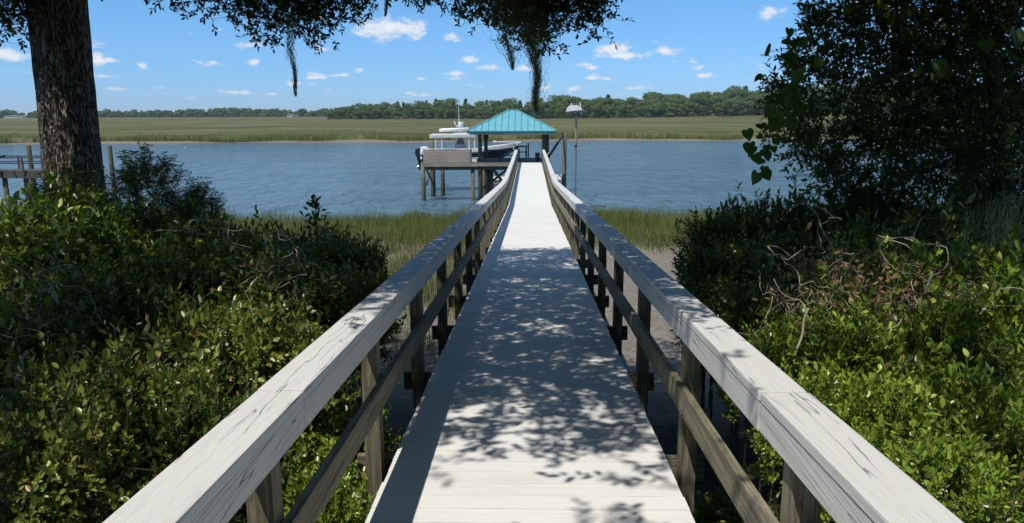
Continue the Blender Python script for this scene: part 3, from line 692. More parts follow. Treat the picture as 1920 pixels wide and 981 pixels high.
moss(725, -50, 8.6, [(-50,724,10),(0,724,5),(20,725,2),(32,725,1)], 'very short wisp of spanish moss at the top centre left', 4, .25)
moss(1893, 380, 5.0, [(360,1905,45),(420,1890,40),(470,1880,30),(500,1880,12)], 'grey tangled moss clump caught in the right thicket', 5, 1.0)

# ---------------- right hand tree and its vine
def right_tree():
    bx, by = 5.4, 7.9; zb = float(gz(bx, by))
    root = empty('holly_tree', (bx, by, zb), 'dark leafy tree leaning over the water at the right, mostly in shade', 'tree')
    o = np.array(root.location)
    for pts, r in (([(bx,by,zb-.3),(5.1,7.9,4.6),(4.6,7.7,6.2),(3.9,7.6,7.4)], [.13,.10,.07,.03]), ([(bx,by,zb),(5.8,8.0,5.2),(6.2,8.1,7.2),(6.5,8.0,9.0)], [.12,.1,.07,.03]),
                   ([(5.1,7.9,4.6),(4.3,7.8,5.5),(3.4,7.6,6.1)], [.06,.04,.015]), ([(5.8,8.0,5.2),(4.9,7.6,6.6),(4.2,7.3,7.6)], [.06,.04,.015])):
        MB().tube([Vector(p) for p in pts], r, 8).build('trunk', STEM, root, smooth=True)
    # crown lobes given as (x, y, z, radius)
    lob = [W(1490,215,7.6), W(1520,120,7.6), W(1560,60,7.7), W(1600,170,7.8), W(1640,260,7.9), W(1660,90,7.7), W(1700,-10,7.6), W(1730,190,8.0), W(1590,340,8.0), W(1690,350,8.0), W(1790,300,8.1), W(1780,90,7.8), W(1860,200,8.0), W(1860,20,7.6),
           W(1880,350,8.1), W(1950,120,8.0), W(1950,300,8.0), W(1800,-60,7.6), W(1940,-60,7.6), W(1560,270,7.9), W(1620,20,7.7), W(1475,165,7.6), W(1500,270,7.7), W(1545,320,7.8), W(1640,400,8.0), W(1530,25,7.6), W(1700,260,7.8), W(1840,270,7.6), W(1740,100,7.7), W(1580,395,8.0)]
    rad = [.20,.22,.26,.42,.36,.40,.42,.50,.22,.34,.40,.52,.55,.60,.42,.6,.5,.55,.6,.26,.30,.14,.18,.20,.3,.10,.4,.5,.4,.2]
    C, A = [], []
    for c, r in zip(lob, rad):
        for _ in range(int(900*r*r)+26):
            u = Vector((random.gauss(0,1), random.gauss(0,1), random.gauss(0,1))).normalized()
            q = c+u*r*random.uniform(.25, 1.12)*(1+.35*noise.noise(u*2.2+c))
            C.append(q); A.append(u*.7+Vector((0,0,.15))+Vector((random.gauss(0,.5), random.gauss(0,.5), random.gauss(0,.5))))
    C, A = np.array(C), np.array(A)
    P, D, N_, L, E = sprouts(C, A, 9, .18, .060, .4, .9, .5)
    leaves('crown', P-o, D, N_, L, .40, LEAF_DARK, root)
    twigs('twigs', C-unit(A)*.09-o, E-o, np.full(len(C), .0035), STEM, root)
    # broad heart shaped vine leaves draped over it
    v = empty('grape_vine', tuple(W(1445,240,6.6)), 'vine with big heart shaped leaves hanging from the left side of the dark right tree', 'vine')
    vo = np.array(v.location)
    runs = [[(1560,100),(1500,120),(1470,150),(1455,200),(1440,240),(1450,270),(1437,300),(1415,330)], [(1520,60),(1480,68),(1460,72)], [(1500,95),(1470,90),(1440,100)], [(1520,150),(1470,165),(1430,175)],
            [(1480,200),(1440,210),(1410,250),(1405,262)], [(1455,230),(1430,275),(1395,282)], [(1700,130),(1755,118),(1760,140)], [(1540,170),(1500,190),(1470,215)], [(1600,10),(1690,20),(1715,30)]]
    TW0, TW1, LP, LD, LL = [], [], [], [], []
    for rn in runs:
        pts = [W(a, b, 6.6+random.uniform(-.05,.05)) for a, b in rn]
        for a, b in zip(pts, pts[1:]):
            TW0.append(a); TW1.append(b); n = max(2, int((b-a).length/.10))
            for i in range(n):
                q = a.lerp(b, (i+random.random())/n); dr = Vector((random.gauss(0,.8), random.gauss(-.3,.5), random.gauss(-.6,.4))).normalized()
                e = q+dr*.06; TW0.append(q); TW1.append(e); LP.append(e); LD.append(dr+Vector((0,0,-.7))); LL.append(random.uniform(.055, .11))
    for px, py, l in ((1325+95,338,.14), (1412,290,.12), (1400,258,.12), (1458,240,.15), (1470,190,.16), (1445,215,.13), (1758,128,.19), (1480,68,.10), (1430,155,.11), (1495,150,.15), (1505,210,.15), (1480,240,.13), (1905,70,.2), (1850,90,.13)):
        LP.append(W(px, py-14, 6.5)); LD.append(Vector((random.gauss(0,.45), -.25, -1))); LL.append(l*.85)
    n = len(LP); Nn = np.tile(np.array([-.15,-1,.35]), (n,1))+rng.normal(size=(n,3))*.6
    VL = heart_leaves(np.array(LP)-vo, np.array(LD), Nn, np.array(LL)); 
    link('leaves', VL, LEAF_VINE, v)
    twigs('stem', np.array(TW0)-vo, np.array(TW1)-vo, np.full(len(TW0), .003), STEM, v)
def heart_leaves(P, D, Nn, L):
    D = unit(D); S = unit(np.cross(D, Nn)); U = np.cross(S, D)
    half = [(0,.02,0),(.16,-.10,.02),(.34,-.10,.05),(.50,.03,.08),(.54,.22,.09),(.46,.45,.08),(.30,.68,.05),(.12,.88,.01),(0,1.02,-.03)]
    n = len(P); T = half+[(-a, b, c) for a, b, c in half[1:-1]]+[(0,.35,-.03)]
    V = np.stack([P+S*(a*L)[:,None]+D*(b*L)[:,None]+U*(c*L)[:,None] for a, b, c in T], 1)
    ring = list(range(9))+list(range(15, 8, -1)); c = 16
    tri = np.array([[ring[k], ring[(k+1)%16], c] for k in range(16)])
    F = (np.arange(n)[:,None,None]*17+tri[None]).reshape(-1,3)
    return npmesh('leaves', V.reshape(-1,3), F, {'rnd': np.repeat(rng.uniform(0,.9,n), 17)})
right_tree()

def brush():
    "dead twigs, brown leaves, bare vines"
    for ctr, r, n, nl, label, sd in ((W(1690,545,4.3), .42, 260, 420, 'patch of dead brown leaves and twigs on top of the right hedge', 1), (W(1560,500,4.8), .3, 120, 260, 'dry twiggy patch at the back edge of the right hedge', 2),
                                 (W(60,625,3.9), .38, 420, 300, 'tangle of dead brown vine stems at the left edge of the left thicket', 3), (W(480,540,5.0), .45, 260, 220, 'dry tangled vine stems in the middle of the left thicket', 4),
                                 (W(1500,560,4.4), .22, 90, 60, 'pale broken stems beside the right handrail near its bend in shade', 5)):
        g = np.random.default_rng(sd); loc = np.array(ctr)
        root = empty('dead_brush', ctr, label, 'dead brush')
        u = g.normal(size=(n,3)); n = n//2; u = u[:n]; C = unit(u)*r*g.random((n,1))**.45*np.array([1.3,.8,.5]); E = C+unit(g.normal(size=(n,3))*np.array([1,1,.7]))*g.uniform(.03,.13,(n,1))
        twigs('dead_twigs', C, E, g.uniform(.001,.0025,n), PALE_STEM, root)
        vm = MB()
        for k in range(26 if sd in (3, 4) else 9):      # wiry dry vine stems looping through the brush
            p = Vector(unit(g.normal(size=(1,3)))[0]*r*g.uniform(.2, 1.3)*np.array([1.2,.8,.9])); d = Vector(g.normal(size=3)).normalized(); pts = []
            for q in range(14):
                pts.append(p.copy()); d = (d+Vector(g.normal(size=3))*.45+Vector((0,0,-.06))).normalized(); p = p+d*.045
            vm.tube([p_+Vector(ctr) for p_ in pts], [.0028]*13+[.001], 5)
        vm.build('dry_vine', PALE_STEM, root, smooth=True)
        u = g.normal(size=(nl,3)); P = unit(u)*r*g.random((nl,1))**.45*np.array([1.3,.8,.5])
        leaves('dead_leaves', P, g.normal(size=(nl,3))+np.array([0,0,-.6]), g.normal(size=(nl,3)), g.uniform(.028,.05,nl), .4, LEAF_DEAD, root, fold=.4)
    for pts, label, r in (([(-30,808),(8,790),(40,760),(45,700),(38,668)], 'thin pale bare vine curving at the lower left edge of the thicket', .004), ([(-30,905),(20,902),(50,870),(48,820),(22,800),(-10,815)], 'pale bare vine loop at the lower left edge of the thicket', .0045),
                          ([(1494,655),(1504,630),(1508,600),(1516,578)], 'upright pale broken stub in the right hedge beside the handrail', .007), ([(1640,730),(1690,690),(1720,650)], 'slanting pale twig in the right hedge', .003),
                          ([(1700,760),(1708,720),(1706,700)], 'short upright pale twig in the right hedge', .004)):
        P = [W(a, b, 3.15 if pts[0][0] < 0 else 3.75) for a, b in pts]
        Q = [P[0]]
        for i in range(len(P)-1):
            for k in range(1, 7):
                t = k/6; p0 = P[max(i-1,0)]; p3 = P[min(i+2,len(P)-1)]
                Q.append(.5*((2*P[i])+(P[i+1]-p0)*t+(2*p0-5*P[i]+4*P[i+1]-p3)*t*t+(3*P[i]-p0-3*P[i+1]+p3)*t**3))
        o = MB().tube(Q, r, 6).build('bare_vine', PALE_STEM, None, smooth=True, origin=P[0]); meta(o, label, 'vine')
brush()

# ------------------------------------------------------------------ far woods
def crown_points(n, seed, hgt, rad, pine=False):
    g = np.random.default_rng(seed); lobes = []
    k = 16
    for i in range(k):
        a = g.uniform(0, 6.28); q = rad*.55*math.sqrt(g.random()); zz = hgt*g.uniform(.16, .80)
        if pine: zz = hgt*(.35+.6*i/k); q = rad*.5*(1-i/k)
        lobes.append((q*math.cos(a), q*math.sin(a), zz, rad*(g.uniform(.32, .52) if not pine else .55*(1.05-i/k))))
    P, N_ = [], []
    for x, y, z, r in lobes:
        m = n//k; u = unit(g.normal(size=(m,3))); u[:,2] = np.abs(u[:,2])*np.where(g.random(m) < .8, 1, -1)
        rr = r*(1+.3*lump(u, seed+x, 2.4)); P.append(np.array([x,y,z])+u*rr[:,None]*np.array([1,1,.85])*g.uniform(.86,1.03,(m,1))); N_.append(u)
    return np.concatenate(P), np.concatenate(N_)
def far_tree_mesh(seed, hgt, rad, pine=False, n=2600, leaf=.75):
    P, Nn = crown_points(n, seed, hgt, rad, pine); g = np.random.default_rng(seed+99); m = len(P)
    D = np.cross(Nn, g.normal(size=(m,3)))+g.normal(size=(m,3))*.35
    V, F = leafV(P, D, Nn+g.normal(size=(m,3))*.35, g.uniform(.7,1.4,m)*leaf, .8, .1)
    tone = g.uniform(0,1)
    r = np.repeat(np.clip(g.random(m)*.6+tone*.4, 0, .99), 6)
    me = npmesh('far_tree', V, F, {'rnd': r}); return me
TRUNK_FAR = plain('far trunk', (.13,.11,.09), .9)
def island():
    protos = []
    for i, (h, r, pine) in enumerate(((14,5.6,0),(15,6.2,0),(13,5.2,0),(16,5.5,0),(14,6.6,0),(17,3.0,1),(16,2.7,1))):
        root = bpy.data.objects.new('far_tree', None); COL.objects.link(root)
        link('crown', far_tree_mesh(60+i, h, r, bool(pine)), LEAF_FAR, root)
        MB().tube([(0,0,-.5),(.1,0,h*.3),(.3,0,h*.6)], [.35,.28,.15], 6).build('trunk', TRUNK_FAR, root)
        protos.append([root, False, h])
    g = random.Random(5)
    for row, (yo, hh) in enumerate(((0, .72), (14, .9), (32, 1.06), (54, 1.2))):
        x = -161+row*2.5
        while x < 455:
            if row == 0 and g.random() < .12: x += 6; continue
            H = np.interp(x, [-160,-140,-90,0,90,130,190,460], [10.5,12.5,13.9,14.9,15.6,17.4,19.5,21])*hh*g.uniform(.86, 1.12)
            Y = 575+yo+g.uniform(-5,5)+max(0, -x-60)*.25
            pk = g.choice([5,6]) if (g.random() < (.28 if x < 0 else .10) and row > 0) else g.randrange(5)
            pr = protos[pk]
            o = copy_tree(pr[0]) if pr[1] else pr[0]
            pr[1] = True
            s = H/pr[2]*.98; o.location = (x, Y, float(gz(x, Y))-.3); o.scale = (s*g.uniform(1.1,1.5), s*1.2, s); o.rotation_euler.z = g.uniform(0, 6.28)
            meta(o, 'pointed dark evergreen rising in the far island wood' if pk >= 5 else 'rounded green tree in the dense wood on the far marsh island', 'tree', 'trees of the far marsh island')
            x += g.uniform(7.5, 11.0)*.92
island()
def far_wood():
    Vs, Fs, Rs = [], [], []; off = 0; g = random.Random(9)
    base = [far_tree_data(i) for i in range(4)]
    for row in range(3):
        x = -900
        while x < 250:
            V, F, r = base[g.randrange(4)]; s = g.uniform(.75, 1.2)*(1+.12*row)*(.8+.5*noise.noise((x*.006, 0, 1))+.1)
            a = g.uniform(0, 6.28); c, sn = math.cos(a), math.sin(a)
            Q = V*s; Q = np.stack([Q[:,0]*c-Q[:,1]*sn+x, Q[:,0]*sn+Q[:,1]*c+1080+row*30+g.uniform(-10,10), Q[:,2]], 1)
            Vs.append(Q); Fs.append(F+off); Rs.append(np.clip(r+g.uniform(-.25,.25), 0, .95)); off += len(Q); x += g.uniform(7, 13)
    me = npmesh('far_wood', np.concatenate(Vs), np.concatenate(Fs), {'rnd': np.concatenate(Rs)})
    meta(link('far_wood', me, LEAF_FAR), kind='stuff')
def far_tree_data(i):
    P, Nn = crown_points(420, 80+i, 12.5, 6.5); g = np.random.default_rng(i); m = len(P)
    P[:,2] = P[:,2]*.95-1
    V, F = leafV(P, np.cross(Nn, g.normal(size=(m,3))), Nn+g.normal(size=(m,3))*.3, g.uniform(1.6,2.6,m), .9, .1)
    return V, F, np.repeat(g.random(m)*.8, 6)
far_wood()
HWALL = plain('white house wall', (.78,.78,.76), .6); HROOF = plain('grey shingle roof', (.22,.21,.20), .8); DARKWIN = plain('dark window glass', (.03,.04,.05), .15)
def far_house(x, y, w, h, label, zb=.8):
    r = empty('house', (x, y, zb), label, 'house')
    MB().box(x-w/2, x+w/2, y-4, y+4, zb, zb+h).build('wall', HWALL, r)
    MB().poly([(x-w/2-.5, zb+h), (x+w/2+.5, zb+h), (x+w*.28, zb+h+h*.6), (x-w*.28, zb+h+h*.6)], (y-4.5, y+4.5)).build('roof', HROOF, r)
    for k in range(3):
        cx = x+(k-1)*w*.3; MB().box(cx-.6, cx+.6, y-4.05, y-3.9, zb+h*.35, zb+h*.8).build('window', DARKWIN, r)
for (px, w, h, lab) in ((545,7,3.0,'small white house in front of the far left tree line'), (556,3.5,2,'low pale shed right of the small white far house'), (22,16,2.6,'long low white house far away left of the oak trunk'), (40,9,2.6,'short low white house far away beside the oak trunk')):
    p = W(px, 222, 1035); far_house(p.x, 1035, w, h, lab)

# ------------------------------------------------------------------ the boardwalk
PAINT = painted('painted boards', 'y', crack=1.05, wear=.6); PAINTX = painted('painted deck boards', 'x', (.69,.685,.665), .6, -2.0, .35)
WOODZ = weathered('weathered post wood', 'z'); WOODY = weathered('weathered rail wood', 'y'); WOODX = weathered('weathered beam wood', 'x')
PILE = weathered('piling wood', 'z', (.055,.045,.033), (.15,.125,.09), .45); DARKW = weathered('old dark dock wood', 'x', (.035,.030,.024), (.085,.075,.06), .3)
DX = .762
def zd(y):
    s = .0596; z = EYE-1.668-s*min(y, 26.0)
    if y > 26: z -= .0015*(y-26)
    if 23 < y < 29: z += .0149*((3-abs(y-26))**2)/6*.66*3/3*.9
    return z
YEND = 49.28
def boardwalk():
    root = empty('boardwalk', (0, 2.0, zd(2.0)), 'long pale grey painted wooden boardwalk with handrails running out to the pavilion', 'boardwalk')
    bm = MB(); y = -2.5; g = random.Random(3)
    while y < YEND-.14:
        w = .140; j = .004 if y < 14 else .012; a, b = zd(y), zd(y+w)
        l, r_ = -DX+g.uniform(-j, j), DX+g.uniform(-j, j); t = g.uniform(-.0007, .0007)
        bm.box(l, r_, y, y+w-.0022, -1, 0)
        vs8 = bm.bm.verts; vs8.ensure_lookup_table(); n = len(vs8)
        for k in range(n-8, n):
            v = vs8[k]; zz = (a if v.co.y < y+w/2 else b)+t; v.co.z = zz-(.036 if v.co.z < -.5 else 0)
        y += w
    bm.build('decking', PAINTX, root)
    # handrails: cap, fascia, middle rail; boards 4.9 m long butt together
    joints = [-2.45, 2.45, 7.35, 12.25, 17.15, 22.05, 24.5, 26.9, 29.4, 34.3, 39.2, 44.1, YEND-.3]
    for s in (-1, 1):
        cap, fas, mid = MB(), MB(), MB(); jz = [zd(a)+.857+g.uniform(-.003,.003) for a in joints]; jx = [g.uniform(-.004,.004) for a in joints]
        for i, (a, b) in enumerate(zip(joints, joints[1:])):
            za, zb = jz[i], jz[i+1]; xo = s*.884+jx[i]
            cap.bar((xo, a+.0035, za-.019), (xo+jx[i+1]*.5, b-.0035, zb-.019), .168, .038)
            fas.bar((s*.8205+jx[i], a+.003, za-.093), (s*.8205+jx[i], b-.003, zb-.093), .036, .104)
        mj = [-2, .58, 3.9, 7.22, 10.54, 13.86, 17.18, 20.5, 23.82, 27.14, 30.46, 33.78, 37.1, 40.42, 43.74, 47.06, YEND-.35]
        for a, b in zip(mj, mj[1:]):
            zo = g.uniform(-.006,.006); mid.bar((s*.8175, a+.003, zd(a)+.39+zo), (s*.8175, b-.003, zd(b)+.39+zo), .038, .135)
        cap.build('handrail', PAINT, root, bevel=.0055); fas.build('fascia_board', PAINT, root, bevel=.002); mid.build('middle_rail', WOODY, root, bevel=.002)
        MB().bar((s*.56, -2.4, zd(-2.4)-.12), (s*.56, 26, zd(26)-.12), .045, .15).bar((s*.56, 26, zd(26)-.12), (s*.56, YEND-.05, zd(YEND)-.12), .045, .15).build('stringer', WOODY, root)
    rl = Vector(root.location)
    post = beam = pile = None; k = 0; y = .58-1.66
    while y < YEND-.2:
        z = zd(y)
        for s in (-1, 1):
            if post is None:
                m = MB().box(-.045, .045, -.045, .045, -.33, .815); post = m.build('post', WOODZ, None, bevel=.003, origin=(0,0,0)); o = post
            else: o = post.copy(); COL.objects.link(o)
            o.parent = root; o.location = Vector((s*.884, y, z))-rl; o.rotation_euler.z = math.pi/2*g.randrange(4)
        if beam is None:
            beam = MB().box(-1.0, 1.0, .05, .09, -.185, -.042).build('cross_beam', WOODX, None, bevel=.002, origin=(0,0,0)); o = beam
        else: o = beam.copy(); COL.objects.link(o)
        o.parent = root; o.location = Vector((g.uniform(-.02,.02), y, z))-rl
        if k%2 == 0:
            for s in (-1, 1):
                h = z-.19-float(gz(s*.6, y))+.8
                if pile is None: pile = MB().tube([(0,0,-1),(0,0,0)], [.105,.10], 14).build('piling', PILE, None, smooth=False, origin=(0,0,0)); o = pile
                else: o = pile.copy(); COL.objects.link(o)
                o.parent = root; o.location = Vector((s*.70, y+.02, z-.19))-rl; o.scale = (1,1,h)
        k += 1; y += 1.66
    for s, a, b in ((-1, W(962,276,49.1), W(968,293,49.1)), (1, W(1029,286,49.1), W(1021,298,49.1))):
        MB().bar(a, b, .09, .05).build('brace', PAINT, root)
boardwalk()

# ------------------------------------------------------------------ pier head
ZP = zd(YEND)
DECKW = weathered('platform boards', 'x', (.20,.17,.14), (.36,.32,.27), .1); PLANK = weathered('brown grey planks', 'x', (.25,.20,.165), (.42,.35,.29), .05)
NAVY = plain('dark blue painted wood', (.022,.035,.065), .6); WHITE = plain('white gelcoat', (.80,.81,.80), .25, 0, .04, 3, coat=.3); GREYP = plain('grey canvas', (.62,.64,.64), .7)
HULL = plain('slate green hull paint', (.035,.055,.060), .25, 0, .1, 2, coat=.5); BLACK = plain('black plastic', (.018,.02,.022), .3, 0, .1, 3); STEEL = plain('aluminium tube', (.72,.73,.74), .3, .9, .06)
ROOF = Mat('teal metal roof'); ROOF.set(Roughness=.38, Metallic=.0); _n = ROOF.noise(ROOF.co((1,1,1)), 1.5, 4, .6)
ROOF.color(ROOF.mix(ROOF.ramp(_n, [(.3,(0,0,0)),(.7,(1,1,1))]), (.11,.33,.40), (.14,.39,.46))); ROOF = ROOF.m
TEALD = plain('dark teal trim', (.012,.10,.13), .45); ROPE = plain('dark weathered boom', (.03,.03,.035), .8)
def platform():
    r = empty('pier_platform', (-3, 50, ZP), 'raised wooden pier head platform on tall pilings around the boat slip', 'pier')
    b = MB(); x = -7.15
    while x < 1.3:
        y1 = 54.6 if x > -3.5 else 50.45
        b.box(x, x+.136, YEND+.03, y1, ZP-.036, ZP); x += .14
    b.build('decking', weathered('platform boards y', 'y', (.12,.10,.08), (.24,.21,.17), .1), r)
    MB().box(-7.18, -3.5, YEND-.02, YEND+.025, ZP-.26, ZP-.038).build('rim_beam', DECKW, r)
    MB().box(-3.49, -.80, YEND-.02, YEND+.025, ZP-.24, ZP-.038).build('rim_beam', DECKW, r)
    MB().box(-.79, 1.31, YEND-.015, YEND+.02, ZP-.26, ZP-.042).build('rim_beam', DECKW, r)
    MB().box(-7.1, 1.25, 49.55, 49.62, ZP-.50, ZP-.262).build('beam', PILE, r)
    MB().box(-7.1, -.4, 50.38, 50.43, ZP-.26, ZP-.038).build('beam', PILE, r)
    for x in (-.38, 1.2): MB().box(x, x+.06, 50.5, 55.1, ZP-.26, ZP-.038).build('beam', PILE, r)
    for px, y in ((886,49.55), (916,50.3), (921,50.2), (952,49.7), (1003,49.7), (960,54.8), (1020,54.9)):
        x = W(px, 300, y).x; MB().tube([(x,y,-3),(x,y,ZP-.5)], [.15,.13], 14).build('piling', PILE, r, smooth=True)
    MB().bar((-2.55,49.8,ZP-.35), (-1.55,49.95,ZP-1.75), .06, .2).build('brace', PILE, r)
    MB().bar((-3.2,50.35,ZP-1.8), (-1.3,50.35,ZP-.35), .05, .15).build('brace', PILE, r)
platform()
def screen():
    r = empty('plank_screen', (-5.5, 49.36, ZP), 'low screen of horizontal brown planks on the left end of the pier platform', 'screen')
    x0, x1 = W(794,300,49.4).x, W(882,300,49.4).x
    b = MB()
    for i in range(6): b.box(x0, x1, 49.36, 49.40, ZP+.015+i*.142, ZP+.015+i*.142+.134)
    b.build('planks', PLANK, r)
    for x in (x0+.04, (x0+x1)/2, x1+.05): MB().box(x-.045, x+.045, 49.41, 49.50, ZP, ZP+.88).build('post', WOODZ, r)
    MB().box(x0-.05, x1+.1, 49.34, 49.50, ZP+.883, ZP+.92).build('top_board', WHITE, r)
screen()
def pavilion():
    cx, hw = -1.20, 2.90; y0 = 48.75; cy = y0+hw; ze = EYE-1.17; za = EYE+.15; hr = .28
    r = empty('pavilion', (cx, cy, ZP), 'open pier pavilion with a teal hipped metal roof on dark posts', 'pavilion')
    A = [(cx-hw,y0),(cx+hw,y0),(cx+hw,cy+hw),(cx-hw,cy+hw)]; t = .03
    m = MB(); e = [m.bm.verts.new((x,y,ze)) for x, y in A]; p, q = m.bm.verts.new((cx-hr,cy,za)), m.bm.verts.new((cx+hr,cy,za))
    el = [m.bm.verts.new((x,y,ze-t)) for x, y in A]
    for f in ((e[0],e[1],q,p),(e[1],e[2],q),(e[2],e[3],p,q),(e[3],e[0],p)): m.bm.faces.new(f)
    for i in range(4): m.bm.faces.new((e[i], e[(i+1)%4], el[(i+1)%4], el[i]))
    m.bm.faces.new(el[::-1])
    roof = m.build('roof', ROOF, r)
    def face_pt(side, u, v):    # point on the slope: u along the eave, v 0 at the eave to 1 at the ridge level
        d = hw*(1-v)
        return {'f': (u, cy-d), 'b': (u, cy+d), 'l': (cx-hr-(hw-hr)*(1-v), u), 'r': (cx+hr+(hw-hr)*(1-v), u)}[side]+(ze+(za-ze)*v,)
    sm = MB()
    for side in 'fblr':
        c0 = cx if side in 'fb' else cy; lim = hr if side in 'fb' else 0
        k = -6
        while k <= 6:
            u = c0+k*.43+.2; k += 1
            if abs(u-c0) > hw-.08: continue
            v1 = 1 if abs(u-c0) <= lim else (hw-abs(u-c0))/(hw-lim)
            a, b = Vector(face_pt(side, u, 0)), Vector(face_pt(side, u, v1*.985))
            sm.bar(a+Vector((0,0,.018)), b+Vector((0,0,.018)), .022, .035)
    sm.build('seams', TEALD, roof)
    hc = MB()
    for (x, y), s in zip(A, (-1, 1, 1, -1)): hc.bar((x,y,ze+.03), (cx+s*hr,cy,za+.03), .10, .035)
    hc.bar((cx-hr-.04,cy,za+.035), (cx+hr+.04,cy,za+.035), .10, .035); hc.build('ridge_cap', plain('light teal cap', (.16,.45,.50), .35), roof)
    fb = MB()
    for (x0_, x1_, ya, yb) in ((cx-hw+.01,cx+hw-.01,y0+.005,y0+.04),(cx-hw+.01,cx+hw-.01,cy+hw-.04,cy+hw-.005),(cx-hw+.005,cx-hw+.04,y0+.045,cy+hw-.045),(cx+hw-.04,cx+hw-.005,y0+.045,cy+hw-.045)):
        fb.box(x0_, x1_, ya, yb, ze-.17, ze-t-.002)
    fb.build('fascia', TEALD, r)
    bb = MB(); PX0, PX1, PY0, PY1 = -3.32, .87, 49.62, 53.7
    bb.box(cx-hw+.15, cx+hw-.15, y0+.30, y0+.38, ze-.25, ze-.175)
    bb.box(PX0-.4, PX1+.5, PY0-.05, PY0+.05, ze-.26, ze-.04).box(PX0-.4, PX1+.5, PY1-.05, PY1+.05, ze-.26, ze-.04)
    bb.build('eave_beam', plain('pale painted beam', (.55,.53,.48), .7), r)
    for x, y in ((PX0,PY0),(W(911,270,53.8).x,53.8),(W(1019.5,270,49.7).x,49.7),(W(1026,270,53.8).x,53.8)):
        MB().tube([(x,y,-3),(x,y,ZP),(x,y,ze-.05)], [.17,.145,.12], 14).build('post', PILE, r, smooth=True)
    p = W(911,256,53.6); b = MB().ball((p.x,p.y,p.z), .2, 1, .7, 1.35, 3).tube([(p.x,p.y,p.z+.2),(p.x,p.y,p.z+.5)], .03, 6)
    meta(b.build('hanging_bag', BLACK, None, smooth=True, origin=p), 'bulky black bag hanging high on the rear left pavilion post', 'bag')
pavilion()

